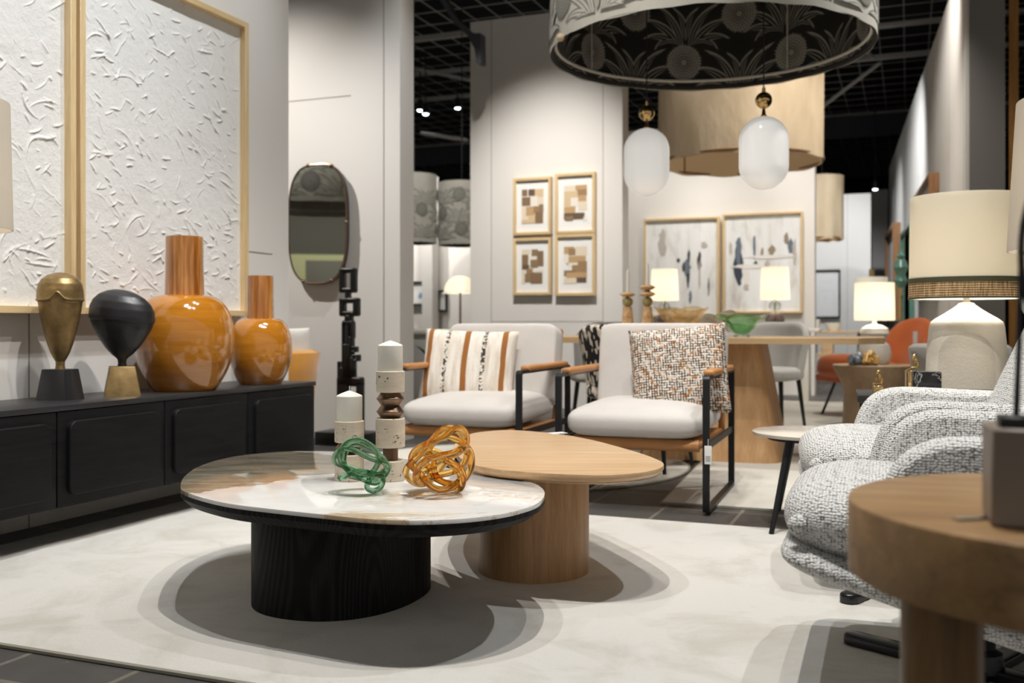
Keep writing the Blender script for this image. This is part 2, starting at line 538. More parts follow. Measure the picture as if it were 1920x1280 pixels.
    m['mat_white'] = plain('white_mount', lin(238, 238, 236), 0.8)
    for i, c in enumerate(((104, 84, 68), (134, 108, 80), (158, 128, 92), (190, 158, 116), (212, 188, 152), (226, 212, 190), (232, 226, 214), (140, 118, 88))):
        m['art%d' % i] = plain('art_tone', lin(*c), 0.85)
    t = NT('pale_abstract')
    v = t.co((4, 1, 1.2))
    t.col(t.ramp(t.noise(v, 1.5, 6, 0.6, 0.5), [(0.3, lin(198, 192, 184)), (0.48, lin(228, 229, 228)), (0.68, lin(236, 238, 240))]))
    m['abstract'] = t.pr(rough=0.7)
    for i, c in enumerate(((58, 66, 78), (104, 116, 130), (70, 60, 54), (186, 178, 172), (148, 132, 114), (226, 224, 221))):
        m['stroke%d' % i] = plain('paint_stroke', lin(*c), 0.7)
    # shades
    m['shade_big'] = shade_mat('cream_shade', lin(244, 240, 230), 0.0, trans=0.6)
    m['shade_lit'] = shade_mat('lit_shade', lin(242, 236, 222), 0.5, (1, 0.95, 0.86, 1), 0.4)
    m['shade_off'] = shade_mat('beige_shade', lin(214, 206, 192), 0.0, trans=0.3)
    m['shade_pale'] = shade_mat('pale_shade', lin(226, 224, 214), 0.25, trans=0.3)  # weak glow lightens a shade that has no bulb
    m['shade_in'] = plain('shade_lining', lin(240, 238, 230), 0.8)
    t = NT('beige_linen')
    n = t.noise(t.co((3, 3, 1)), 2.0, 4, 0.5)
    t.col(t.ramp(n, [(0.3, lin(196, 174, 142)), (0.7, lin(214, 194, 164))]))
    t.bump(t.noise(t.co((4, 4, 1.5)), 2, 3), 0.5, 0.03)
    m['linen'] = t.pr(rough=0.9)
    m['linen_in'] = plain('linen_inside', lin(226, 206, 174), 0.9)
    m['olive'] = plain('olive_ribbon', lin(66, 66, 42), 0.7)
    t = NT('woven_raffia')
    sx = t.n('ShaderNodeTexCoord')
    v = t.co((1, 1, 1))
    # strands run upright round the shade
    n = t.noise(t.co((230, 230, 12)), 1, 3, 0.6)
    wv = t.n('ShaderNodeTexWave', wave_type='BANDS', bands_direction='Z')
    wv.inputs['Scale'].default_value = 34
    wv.inputs['Distortion'].default_value = 1.5
    t.l(v, wv.inputs['Vector'])
    f = t.math('ADD', t.math('MULTIPLY', n, 0.7), t.math('MULTIPLY', wv.outputs['Fac'], 0.22))
    t.col(t.ramp(f, [(0.34, lin(84, 62, 38)), (0.47, lin(172, 138, 94)), (0.62, lin(216, 188, 142))]))
    t.bump(f, 0.8, 0.004)
    m['raffia'] = t.pr(rough=0.8)
    m['ceramic'] = plain('chalk_ceramic', lin(222, 214, 198), 0.85, bump=(60, 0.25, 0.006), var=(9, 0.05))
    m['ceramic_shade'] = plain('chalk_ceramic_band', lin(206, 198, 182), 0.9, bump=(90, 0.3, 0.006))
    m['white_ceramic'] = plain('white_ceramic', lin(236, 232, 222), 0.4)
    m['onyx'] = None
    t = NT('onyx')
    t.col(t.ramp(t.noise(t.co(), 22, 5, 0.6, 1.0), [(0.3, lin(178, 120, 74)), (0.5, lin(214, 176, 128)), (0.7, lin(236, 220, 190))]))
    m['onyx'] = t.pr(rough=0.25)
    m['onyx_green'] = plain('green_onyx', lin(168, 160, 110), 0.3, var=(40, 0.3))
    m['black_marble'] = None
    t = NT('black_marble')
    ve = t.math('ABSOLUTE', t.math('SUBTRACT', t.noise(t.co(), 12, 5, 0.6, 1.0), 0.5))
    t.col(t.ramp(ve, [(0.0, lin(190, 188, 184)), (0.012, lin(28, 28, 30))]))
    m['black_marble'] = t.pr(rough=0.15)
    m['rock_grey'] = plain('grey_crystal', lin(120, 128, 138), 0.25, var=(30, 0.6))
    m['rock_gold'] = plain('gold_crystal', lin(206, 164, 96), 0.3, 0.3, var=(30, 0.5))
    m['green_ceramic'] = plain('green_glazed', lin(86, 124, 108), 0.2, var=(14, 0.2))
    m['stone_block'] = plain('brown_stone', lin(128, 116, 104), 0.4, var=(3, 0.15))
    m['leaf'] = plain('plant_leaf', lin(52, 96, 46), 0.5)
    m['mirror'] = plain('mirror_glass', lin(220, 222, 220), 0.02, 1.0)
    m['blue_print'] = plain('blue_print', lin(120, 160, 200), 0.8)
    m['card'] = plain('white_card', lin(240, 240, 238), 0.6)
    m['ink'] = plain('dark_ink', lin(70, 70, 70), 0.7)
    m['lamp_face'] = plain('spot_lens', lin(255, 255, 255), 0.3, emit=(0.9, 0.97, 1, 1), es=14.0)
    m['marble_small'] = plain('pale_marble', lin(214, 206, 194), 0.12, var=(9, 0.12))
    m['deck'] = None
    t = NT('ceiling_deck')
    wv = t.n('ShaderNodeTexWave', wave_type='BANDS', bands_direction='Y')
    wv.inputs['Scale'].default_value = 1.3
    t.l(t.co(rot=(0, 0, TH)), wv.inputs['Vector'])
    t.col(t.ramp(wv.outputs['Fac'], [(0.2, lin(6, 6, 8)), (0.8, lin(20, 20, 24))]))
    m['deck'] = t.pr(rough=0.9)


mk_materials()


# ------------------------------------------------------------------ mesh helpers
class B:
    """collects shapes into one mesh"""
    def __init__(s):
        s.bm = bmesh.new()
        s.mi = 0

    def _take(s, bm, mat=None):
        if mat is not None:
            bm.transform(mat)
        for f in bm.faces:
            f.material_index = s.mi
        me = bpy.data.meshes.new('tmp')
        bm.to_mesh(me)
        bm.free()
        s.bm.from_mesh(me)
        bpy.data.meshes.remove(me)
        return s

    def box(s, c, d, bev=0.0, seg=2, rot=None):
        bm = bmesh.new()
        bmesh.ops.create_cube(bm, size=1.0)
        bm.transform(Matrix.Diagonal((d[0], d[1], d[2], 1)))
        if bev > 0:
            bmesh.ops.bevel(bm, geom=bm.edges[:], offset=min(bev, min(d) * 0.49), segments=seg, profile=0.5, affect='EDGES')
        m = Matrix.Translation(c)
        if rot is not None:
            m = m @ Euler(rot).to_matrix().to_4x4()
        return s._take(bm, m)

    def prism(s, pts, z0, z1, bev=0.0, seg=2, mat=None, low=1.0, lowbev=0.0):
        """upright prism over an outline; low scales the bottom outline about its centre"""
        bm = bmesh.new()
        cx = sum(p[0] for p in pts) / len(pts)
        cy = sum(p[1] for p in pts) / len(pts)
        a = [bm.verts.new((cx + (p[0] - cx) * low, cy + (p[1] - cy) * low, z0)) for p in pts]
        b = [bm.verts.new((p[0], p[1], z1)) for p in pts]
        n = len(pts)
        bot = bm.faces.new(a[::-1])
        top = bm.faces.new(b)
        for i in range(n):
            bm.faces.new((a[i], a[(i + 1) % n], b[(i + 1) % n], b[i]))
        bmesh.ops.recalc_face_normals(bm, faces=bm.faces[:])
        if bev > 0:
            bmesh.ops.bevel(bm, geom=list(top.edges), offset=bev, segments=seg, profile=0.5, affect='EDGES')
        return s._take(bm, mat)

    def lathe(s, prof, seg=48, c=(0, 0, 0), sx=1.0, sy=1.0, mat=None):
        bm = bmesh.new()
        rings = []
        for r, z in prof:
            if r < 1e-6:
                rings.append([bm.verts.new((0, 0, z))])
            else:
                rings.append([bm.verts.new((r * sx * math.cos(2 * math.pi * i / seg), r * sy * math.sin(2 * math.pi * i / seg), z)) for i in range(seg)])
        for a, b in zip(rings, rings[1:]):
            for i in range(seg):
                j = (i + 1) % seg
                if len(a) == 1 and len(b) == 1:
                    continue
                if len(a) == 1:
                    bm.faces.new((a[0], b[i], b[j]))
                elif len(b) == 1:
                    bm.faces.new((a[i], a[j], b[0]))
                else:
                    bm.faces.new((a[i], a[j], b[j], b[i]))
        bmesh.ops.recalc_face_normals(bm, faces=bm.faces[:])
        m = Matrix.Translation(c)
        if mat is not None:
            m = m @ mat
        return s._take(bm, m)

    def tube(s, pts, r, seg=10, closed=False, flat=1.0, up=None):
        pts = [Vector(p) for p in pts]
        n = len(pts)
        rr = r if isinstance(r, (list, tuple)) else [r] * n
        bm = bmesh.new()
        rings = []
        prev = None
        for i, p in enumerate(pts):
            if closed:
                t = pts[(i + 1) % n] - pts[i - 1]
            else:
                t = pts[min(i + 1, n - 1)] - pts[max(i - 1, 0)]
            t.normalize()
            if prev is None:
                a = Vector(up) if up else (Vector((0, 0, 1)) if abs(t.z) < 0.9 else Vector((1, 0, 0)))
            else:
                a = prev
            a = (a - t * a.dot(t)).normalized()
            prev = a
            b = t.cross(a)
            rings.append([bm.verts.new(p + (a * math.cos(k) * rr[i] + b * math.sin(k) * rr[i] * flat)) for k in [2 * math.pi * j / seg for j in range(seg)]])
        if closed:
            # bring the last ring round to match the first
            best, off = 1e9, 0
            for o in range(seg):
                d = sum((rings[-1][j].co - rings[0][(j + o) % seg].co).length for j in range(seg))
                if d < best:
                    best, off = d, o
            pairs = list(zip(rings, rings[1:]))
            for a, b in pairs:
                for j in range(seg):
                    k = (j + 1) % seg
                    bm.faces.new((a[j], a[k], b[k], b[j]))
            a, b = rings[-1], rings[0]
            for j in range(seg):
                k = (j + 1) % seg
                bm.faces.new((a[j], a[k], b[(k + off) % seg], b[(j + off) % seg]))
        else:
            for a, b in zip(rings, rings[1:]):
                for j in range(seg):
                    k = (j + 1) % seg
                    bm.faces.new((a[j], a[k], b[k], b[j]))
            bm.faces.new(rings[0][::-1])
            bm.faces.new(rings[-1])
        bmesh.ops.recalc_face_normals(bm, faces=bm.faces[:])
        return s._take(bm)

    def surf(s, fn, nu, nv, wrap_u=False, mat=None, recalc=True):
        bm = bmesh.new()
        g = [[bm.verts.new(fn(i / (nu if wrap_u else nu - 1), j / (nv - 1))) for j in range(nv)] for i in range(nu)]
        for i in range(nu if wrap_u else nu - 1):
            for j in range(nv - 1):
                k = (i + 1) % nu
                try:
                    bm.faces.new((g[i][j], g[k][j], g[k][j + 1], g[i][j + 1]))
                except ValueError:
                    pass
        bmesh.ops.remove_doubles(bm, verts=bm.verts[:], dist=1e-5)
        if recalc:
            bmesh.ops.recalc_face_normals(bm, faces=bm.faces[:])
        return s._take(bm, mat)

    def poly(s, pts):
        bm = bmesh.new()
        bm.faces.new([bm.verts.new(p) for p in pts])
        return s._take(bm)

    def pillow(s, wd, ht, th, mat=None, n=28, pinch=0.07, edge=0.0):
        """stuffed cushion in the x-z plane, thickness along y"""
        for sg in (1, -1):
            def fn(u, v):
                x, z = u * 2 - 1, v * 2 - 1
                px = x * (1 - pinch * (1 - abs(z) ** 2) * 0.6 * abs(x))
                pz = z * (1 - pinch * (1 - abs(x) ** 2) * 0.6 * abs(z))
                k = max(0.0, (1 - x ** 4)) ** 0.45 * max(0.0, (1 - z ** 4)) ** 0.45
                return Vector((px * wd / 2, sg * (edge + th / 2 * k), pz * ht / 2))
            s.surf(fn, n, n, mat=mat)
        return s

    def soft(s, d, c=(0, 0, 0), p=4.0, rot=None, n=24, pz=None, crown=0.0):
        """rounded cushion block: a superellipsoid box"""
        pz = pz or p

        def fn(u, v):
            a, b = 2 * math.pi * u, math.pi * (v - 0.5)
            f = lambda t, e: math.copysign(abs(t) ** (2 / e), t)
            x, y, z = f(math.cos(b), pz) * f(math.cos(a), p), f(math.cos(b), pz) * f(math.sin(a), p), f(math.sin(b), pz)
            if crown and z > 0:
                z += crown * (1 - x * x) * (1 - y * y)
            return Vector((x * d[0] / 2, y * d[1] / 2, z * d[2] / 2))
        m = Matrix.Translation(c)
        if rot is not None:
            m = m @ Euler(rot).to_matrix().to_4x4()
        return s.surf(fn, n * 2, n, wrap_u=True, mat=m)


def obj(name, b, mats, parent=None, smooth=True, angle=38, loc=None, rotz=0.0):
    me = bpy.data.meshes.new(name)
    bmesh.ops.remove_doubles(b.bm, verts=b.bm.verts[:], dist=1e-6)
    b.bm.to_mesh(me)
    b.bm.free()
    for m in (mats if isinstance(mats, (list, tuple)) else [mats]):
        me.materials.append(MT[m] if isinstance(m, str) else m)
    if smooth:
        me.polygons.foreach_set('use_smooth', [True] * len(me.polygons))
        me.set_sharp_from_angle(angle=R(angle))
    o = bpy.data.objects.new(name, me)
    COL.objects.link(o)
    if parent is not None:
        o.parent = parent
    if loc is not None:
        o.location = loc
        o.rotation_euler = (0, 0, rotz)
    return o


def tag(o, label, cat, group=None):
    o['label'] = label
    o['category'] = cat
    if group:
        o['group'] = group
    return o


def thing(name, label, cat, loc=(0, 0, 0), rotz=0.0, group=None, tilt=(0, 0)):
    o = bpy.data.objects.new(name, None)
    o.empty_display_size = 0.1
    o.location = loc
    o.rotation_euler = (tilt[0], tilt[1], rotz)
    COL.objects.link(o)
    return tag(o, label, cat, group)


def struct(name, b, mat, smooth=False, **kw):
    o = obj(name, b, mat, smooth=smooth, **kw)
    o['kind'] = 'structure'
    return o


def copy_thing(root, loc, rotz, label, group=None):
    c = root.copy()
    COL.objects.link(c)
    c.location = loc
    c.rotation_euler = (0, 0, rotz)
    c['label'] = label
    if group:
        c['group'] = group
    for ch in list(root.children):
        d = ch.copy()
        COL.objects.link(d)
        d.parent = c
        for g in list(ch.children):
            e = g.copy()
            COL.objects.link(e)
            e.parent = d
    return c


def smooth_outline(pts, n=120):
    """closed Catmull-Rom curve through points, resampled evenly"""
    pts = [Vector((p[0], p[1])) for p in pts]
    k = len(pts)
    dense = []
    for i in range(k):
        p0, p1, p2, p3 = pts[i - 1], pts[i], pts[(i + 1) % k], pts[(i + 2) % k]
        for j in range(16):
            t = j / 16
            dense.append(0.5 * ((2 * p1) + (p2 - p0) * t + (2 * p0 - 5 * p1 + 4 * p2 - p3) * t * t + (3 * p1 - p0 - 3 * p2 + p3) * t ** 3))
    ln = [0]
    for i in range(len(dense)):
        ln.append(ln[-1] + (dense[(i + 1) % len(dense)] - dense[i]).length)
    out, j = [], 0
    for i in range(n):
        d = ln[-1] * i / n
        while ln[j + 1] < d:
            j += 1
        t = (d - ln[j]) / max(1e-9, ln[j + 1] - ln[j])
        out.append(dense[j].lerp(dense[(j + 1) % len(dense)], t))
    area = sum(out[i].x * out[(i + 1) % n].y - out[(i + 1) % n].x * out[i].y for i in range(n))
    if area < 0:
        out.reverse()
    # one light pass of smoothing
    for _ in range(1):
        out = [(out[i - 1] + out[i] * 2 + out[(i + 1) % n]) / 4 for i in range(n)]
    return out


def rrect(w_, h_, r, n=6):
    p = []
    for cx, cy, a0 in ((w_ / 2 - r, h_ / 2 - r, 0), (-w_ / 2 + r, h_ / 2 - r, 90), (-w_ / 2 + r, -h_ / 2 + r, 180), (w_ / 2 - r, -h_ / 2 + r, 270)):
        for i in range(n + 1):
            a = R(a0 + 90 * i / n)
            p.append((cx + r * math.cos(a), cy + r * math.sin(a)))
    return p


def circle(r, n=64, c=(0, 0), sy=1.0):
    return [(c[0] + r * math.cos(2 * math.pi * i / n), c[1] + r * sy * math.sin(2 * math.pi * i / n)) for i in range(n)]


UPRIGHT = Matrix.Rotation(R(90), 4, 'X')   # lays an x-y outline into the x-z plane, facing -y


# ------------------------------------------------------------------ the showroom shell
def wall(name, p0, p1, height, thick, mat='wall', z0=0.0, seams=()):
    """wall from p0 to p1 (plan), thick to the left of that direction"""
    p0, p1 = Vector((p0[0], p0[1])), Vector((p1[0], p1[1]))
    d = (p1 - p0).normalized()
    n = Vector((-d.y, d.x)) * thick
    b = B()
    b.prism([p0, p1, p1 + n, p0 + n], z0, height)
    o = struct(name, b, [mat, 'seam'])
    if seams:
        s = B()
        L = (p1 - p0).length
        for kind, a, lo, hi in seams:
            if kind == 'v':
                q = p0 + d * a
                s.box((q.x - n.normalized().x * 0.0005, q.y - n.normalized().y * 0.0005, (lo + hi) / 2), (0.006, 0.003, hi - lo), rot=(0, 0, math.atan2(d.y, d.x)))
            else:
                q = p0 + d * ((lo + hi) / 2)
                s.box((q.x - n.normalized().x * 0.0005, q.y - n.normalized().y * 0.0005, a), (hi - lo, 0.003, 0.005), rot=(0, 0, math.atan2(d.y, d.x)))
        q = obj('panel_seam', s, 'seam', o, smooth=False)
        q['kind'] = 'structure'
    return o


def lw(Y):   # face of the left wall in plan
    return (-3.5635 + 0.398 * Y, Y)


b = B(); b.box((2, 14, -0.05), (40, 48, 0.1)); struct('floor', b, 'floor')
b = B(); b.box((2, 20, 5.75), (40, 44, 0.1)); struct('ceiling', b, 'deck')

# walls: the face seen is on the right of p0->p1, so thickness goes to the left
wall('wall_left', lw(1.6), lw(5.725), 3.95, 0.2, seams=(('v', 2.62, 0.0, 0.9), ('h', 1.22, 3.95, 4.28)))
MW1 = Vector((-0.792, 7.04, 0))
MW0 = MW1 - U * 5.4
wall('wall_mirror_side', MW0, MW1, 3.95, 0.21, seams=(('v', 5.27, 0.0, 3.95), ('h', 2.48, 4.4, 5.0)))
PW0, PW1 = Vector((-0.429, 10.256, 0)), Vector((1.071, 9.66, 0))
wall('wall_picture_side', PW0, PW1, 3.94, 0.22, seams=(('v', 0.235, 0, 3.94), ('v', 1.42, 0, 3.94), ('h', 0.86, 0.24, 1.42)))
DW1 = Vector((3.545, 11.66, 0))
wall('wall_dining', DW1 - U * 3.6, DW1, 3.25, 0.2)
wall('wall_far', Vector((6.45, 17.9, 0)) - U * 4.0, Vector((6.45, 17.9, 0)), 3.2, 0.2, seams=(('v', 3.6, 0, 3.2),))
wall('wall_gap', Vector((-0.97, 14, 0)) - U * 3.5, Vector((-0.97, 14, 0)) + U * 2.0, 2.75, 0.2)
q = Vector((-0.97, 14, 0)) - U * 0.12
b = B(); b.box((q.x - 0.06, q.y - 0.14, 1.45), (0.16, 0.2, 2.9), rot=(0, 0, -TH)); struct('pillar', b, 'wall')
# right wall: long panel, a grey sheet for the shade on its end, and the timber stud behind it
RW0, RW1 = Vector((7.5, 19.8, 0)), Vector((3.81, 8.37, 0))
dR = (RW1 - RW0).normalized()
ln_ = (RW1 - RW0).length
wall('wall_right', RW0, RW1, 3.95, 0.30, seams=[('v', ln_ - a, 0, 3.95) for a in (0.08, 1.2, 2.4, 3.6, 4.8, 7.2)])
b = B(); e = RW1 + dR * 0.012 + U * 0.165
b.box((e.x, e.y, 1.975), (0.27, 0.014, 3.95), rot=(0, 0, -TH)); struct('end_face_shade', b, 'wall_grey')
b = B(); e = RW1 + U * 0.365
b.box((e.x, e.y, 2.2), (0.07, 0.06, 4.4), rot=(0, 0, -TH)); struct('trim_2', b, 'stud')
b = B(); e = at(1650, 600, 20.5)
b.box((e.x, e.y, 1.8), (0.3, 0.3, 3.6), rot=(0, 0, -TH)); struct('pillar', b, 'wall')
# added black backdrops, standing in for the unlit depth of the hall
b = B(); b.box((4, 34, 3), (44, 0.2, 6.4)); struct('backdrop_end', b, 'backdrop_black')
b = B(); b.box((15, 18, 3), (0.2, 34, 6.4)); struct('backdrop_side', b, 'backdrop_black')

# wire mesh hung under the deck
b = B()
for k in range(0, 62):
    p = Vector((-4, 8, 5.0)) + U * (k * 0.34 - 8)
    q = p + V * 24
    b.tube([p, q], 0.007, 4)
for k in range(0, 48):
    p = Vector((-4, 8, 5.0)) + V * (k * 0.5) - U * 8
    b.tube([p, p + U * 21], 0.006, 4)
struct('ceiling_mesh', b, 'beam_light')


def beam(y830, z, hh, mat):
    Y = (z - H) * FPX / (HY - y830)
    c = at(830, y830, Y)
    b = B()
    mid = c + U * 6
    b.box((mid.x, mid.y, z), (24, 0.08, hh), rot=(0, 0, -TH))
    struct('ceiling_beam', b, mat)
    return c


beam(68, 4.9, 0.07, 'beam_light')
beam(184, 4.85, 0.07, 'beam_light')
beam(134, 4.9, 0.05, 'beam_light')
beam(292, 4.6, 0.42, 'beam_dark')
beam(272, 4.9, 0.05, 'beam_light')
for pa, pb in (((1535, 205), (1650, 118)), ((1540, 28), (1640, 110)), ((776, 128), (882, 150)), ((790, 250), (875, 262))):
    b = B()
    b.tube([at(pa[0], pa[1], 15.4), at(pb[0], pb[1], 14.6)], 0.03, 6)
    struct('ceiling_beam', b, 'beam_light')
# curved steel bracket by the picture wall
b = B()
Yb = 9.6
out = [(826, -20), (838, 4), (852, 30), (872, 50), (886, 62), (901, 62), (902, 118), (893, 118), (890, 92), (876, 66), (850, 42), (812, -20)]
pts = [at(x, y, Yb) for x, y in out]
bm = bmesh.new()
lo = [bm.verts.new(p) for p in pts]
hi = [bm.verts.new(p + V * 0.12) for p in pts]
bm.faces.new(lo); bm.faces.new(hi[::-1])
for i in range(len(pts)):
    j = (i + 1) % len(pts)
    bm.faces.new((lo[i], hi[i], hi[j], lo[j]))
bmesh.ops.recalc_face_normals(bm, faces=bm.faces[:])
b._take(bm)
tag(obj('steel_bracket', b, 'steel_grey', smooth=False), 'curved grey steel roof bracket at the top corner of the tall picture wall', 'bracket')

# track spotlights that show between the walls
for (px, py, Y, lab) in ((788, 207, 15.5, 'bright track spotlight, leftmost of those in the dark gap'), (798, 214, 15.2, 'bright track spotlight just right of another in the dark gap'),
                         (858, 203, 16.0, 'bluish white ceiling spotlight alone at the right of the dark gap'), (1641, 355, 18.5, 'small bright spotlight above the far end of the right wall')):
    p = at(px, py, Y)
    t = thing('track_spotlight', lab, 'spotlight', p, 0, 'track spotlights')
    b = B(); b.lathe([(0, 0.16), (0.05, 0.16), (0.065, 0.0), (0.055, 0.0), (0.05, 0.02), (0, 0.02)], 16); b.tube([(0, 0, 0.15), (0, 0, 5.7 - p.z)], 0.012, 6)
    obj('housing', b, 'black_metal', t)
    b = B(); b.lathe([(0, 0.01), (0.05, 0.01), (0.03, -0.012), (0, -0.015)], 16)
    obj('lens', b, 'lamp_face', t)

# ------------------------------------------------------------------ rugs
def rug(name, label, pts, mat, th=0.012, bind=True):
    c = sum((Vector((p[0], p[1], 0)) for p in pts), Vector()) / len(pts)
    loc = [(p[0] - c.x, p[1] - c.y) for p in pts]
    t = thing(name, label, 'rug', (c.x, c.y, 0))
    b = B(); b.prism(loc, 0.0, th, 0.004)
    obj('pile', b, mat, t)
    if bind:
        b = B(); b.tube([(x, y, 0.006) for x, y in loc], 0.007, 6, closed=True)
        obj('binding', b, 'rug_edge', t)
    return t


A_ = Vector((-2.19, 2.89, 0)); B_ = Vector((-1.38, 4.93, 0))
rug('area_rug', 'large pale grey rug under the two coffee tables', [A_, A_ + U * 6.2, B_ + U * 5.8, B_], 'rug_main')
rug('round_rug', 'round pale rug under the two steel armchairs', circle(1.0, 72, (0.03, 5.87)), 'rug_round', 0.010)
c0 = Vector((0.685, 4.57, 0))
dv = Vector((math.sin(R(18)), math.cos(R(18)), 0)); du = Vector((math.cos(R(22)), -math.sin(R(22)), 0))
rug('dining_rug', 'cream rectangular rug under the dining table', [c0, c0 + du * 2.2, c0 + du * 1.45 + dv * 6.6, c0 + dv * 6.6], 'rug_dining', 0.011)
RUGZ = 0.012

# ------------------------------------------------------------------ console along the left wall
CE = Vector((-1.027, 5.21, 0))
RC = math.atan2(V.y, V.x)
con = thing('media_console', 'long low black oak console along the left wall', 'console', CE, RC)
LEN = 2.3
b = B(); b.box((-LEN / 2, 0.2175, 0.328), (LEN, 0.395, 0.356), 0.003)
obj('body', b, 'black_oak', con)
b = B(); b.box((-LEN / 2, 0.208, 0.517), (LEN + 0.006, 0.418, 0.022), 0.004)
obj('top', b, 'black_oak_top', con)
dw = 0.565
for k in range(4):
    x = -dw * (k + 0.5) - 0.008
    d = B(); d.box((x, 0.0115, 0.328), (dw - 0.006, 0.019, 0.352), 0.002)
    do = obj('door', d, 'black_oak', con)
    m = Matrix.Translation((x, 0.0025, 0.33)) @ UPRIGHT
    p = B(); p.prism(rrect(dw - 0.085, 0.275, 0.035), 0, 0.022, 0.006, 3, mat=m)
    obj('raised_panel', p, 'black_oak', do)
for x, y in ((-0.12, 0.27), (-0.12, 0.385), (-LEN + 0.12, 0.27), (-LEN + 0.12, 0.385)):
    b = B(); b.box((x, y, 0.075), (0.03, 0.03, 0.15), 0.003)
    obj('leg', b, 'black_metal', con)
CT = 0.528   # console top

# bronze head
p = on(113, 748.7, CT)
t = thing('bronze_head_sculpture', 'slim bronze helmeted head on a black block, on the black console', 'sculpture', (p.x, p.y, CT), R(-14))
b = B(); b.prism(rrect(0.102, 0.09, 0.004, 2), 0.0, 0.12, 0.002, low=1.33)
obj('plinth', b, 'cast_black', t)


def head_fn(zc, rz):
    def fn(u, v):
        a = 2 * math.pi * u
        i = v * (len(zc) - 1)
        k = min(int(i), len(zc) - 2)
        f = i - k
        z = zc[k] * (1 - f) + zc[k + 1] * f
        r = rz[k] * (1 - f) + rz[k + 1] * f
        return a, z, r
    return fn


zs = [0.118, 0.135, 0.150, 0.160, 0.185, 0.22, 0.26, 0.31, 0.36, 0.381, 0.387, 0.391, 0.40, 0.43, 0.455, 0.475, 0.49, 0.499, 0.502]
rs = [0.020, 0.017, 0.018, 0.024, 0.037, 0.049, 0.060, 0.072, 0.081, 0.083, 0.086, 0.092, 0.089, 0.088, 0.083, 0.070, 0.050, 0.024, 0.0]
hf = head_fn(zs, rs)


def bronze_fn(u, v):
    a, z, r = hf(u, v)
    wave = 0.032 * math.exp(-((a - R(298)) / 0.22) ** 2) * math.exp(-((z - 0.388) / 0.03) ** 2)
    return Vector((r * math.cos(a), r * math.sin(a) * 0.92, z + wave))


b = B(); b.surf(bronze_fn, 56, 110, wrap_u=True)
obj('head', b, 'bronze', t, angle=60)

# black head
p = on(229, 741, CT)
t = thing('black_head_sculpture', 'wide egg-shaped black head on a bronze block, on the black console', 'sculpture', (p.x, p.y, CT), R(24))
b = B(); b.prism(rrect(0.10, 0.10, 0.004, 2), 0.0, 0.122, 0.002, low=1.42)
obj('plinth', b, 'bronze', t)
zs2 = [0.12, 0.135, 0.15, 0.158, 0.17, 0.20, 0.24, 0.28, 0.305, 0.310, 0.314, 0.33, 0.36, 0.39, 0.415, 0.432, 0.440, 0.442]
rs2 = [0.020, 0.017, 0.019, 0.026, 0.042, 0.070, 0.098, 0.121, 0.130, 0.131, 0.136, 0.137, 0.134, 0.120, 0.094, 0.060, 0.03, 0.0]
hf2 = head_fn(zs2, rs2)


def black_fn(u, v):
    a, z, r = hf2(u, v)
    x = r * math.cos(a) * 0.98
    return Vector((x, r * math.sin(a) * 0.62, z - 0.10 * x * max(0, (z - 0.16)) / 0.28 * 1.4))


b = B(); b.surf(black_fn, 56, 100, wrap_u=True, mat=Matrix.Rotation(R(-20), 4, 'Z'))
obj('head', b, 'cast_black', t, angle=60)


def vase(px, Y, s, label, neck_h, body, rot):
    X = (px - 960) / FPX * Y
    t = thing('orange_vase', label, 'vase', (X, Y, CT), rot, 'orange glazed vases on the console')
    b = B(); b.lathe(body, 72)
    obj('body', b, 'glaze', t)
    r0, z0 = body[-1]
    nk = [(r0 + 0.002, z0 - 0.006), (r0, z0 + 0.004), (r0 * 0.97, z0 + neck_h * 0.4), (r0 * 0.96, z0 + neck_h * 0.95), (r0 * 0.95, z0 + neck_h), (r0 * 0.85, z0 + neck_h), (r0 * 0.84, z0 + neck_h - 0.1), (r0 * 0.8, z0 + 0.02)]
    b = B(); b.lathe(nk, 64)
    obj('neck', b, 'glaze_neck', t)
    return t


def arc_body(rf, rm, zm, rn, zn, n=26):
    """round vase body: foot radius, widest radius and height, neck radius and height"""
    pr = [(0, 0), (rf * 0.96, 0), (rf, 0.006)]
    for i in range(1, n):
        a = i / n
        z = 0.006 + (zm - 0.006) * a
        k = 1 - (1 - a) ** 2.1
        pr.append((rf + (rm - rf) * k, z))
    for i in range(n + 1):
        a = math.pi / 2 * i / n
        pr.append((rn + (rm - rn) * max(0.0, math.cos(a)) ** 0.85, zm + (zn - zm) * max(0.0, math.sin(a)) ** 0.92))
    return pr


vase(346, 4.50, 1, 'larger orange glazed bottle vase on the black console', 0.262, arc_body(0.140, 0.218, 0.232, 0.086, 0.430), 0)
vase(488, 4.98, 1, 'smaller orange glazed bottle vase at the right end of the console', 0.212, arc_body(0.105, 0.156, 0.175, 0.067, 0.328), 1.0)

# lamp at the left end of the console, only the shade's edge in view
p = Vector((-1.93, 3.36, CT))
t = thing('table_lamp', 'beige drum-shaded lamp cut off by the left edge, before the left painting', 'lamp', p, 0)
b = B(); b.lathe([(0, 0), (0.09, 0), (0.095, 0.02), (0.07, 0.05), (0.10, 0.2), (0.11, 0.33), (0.06, 0.43), (0.02, 0.46), (0.015, 0.72), (0, 0.72)], 32)
obj('base', b, 'ceramic', t)
b = B(); b.lathe([(0.212, 1.055), (0.222, 0.62), (0.218, 0.62), (0.208, 1.055), (0.212, 1.055)], 56)
obj('lamp_shade', b, 'shade_off', t)
bulb((p.x, p.y, CT + 0.78), 5, 0.04)

# ------------------------------------------------------------------ two large plaster paintings
rng = np.random.default_rng(11)


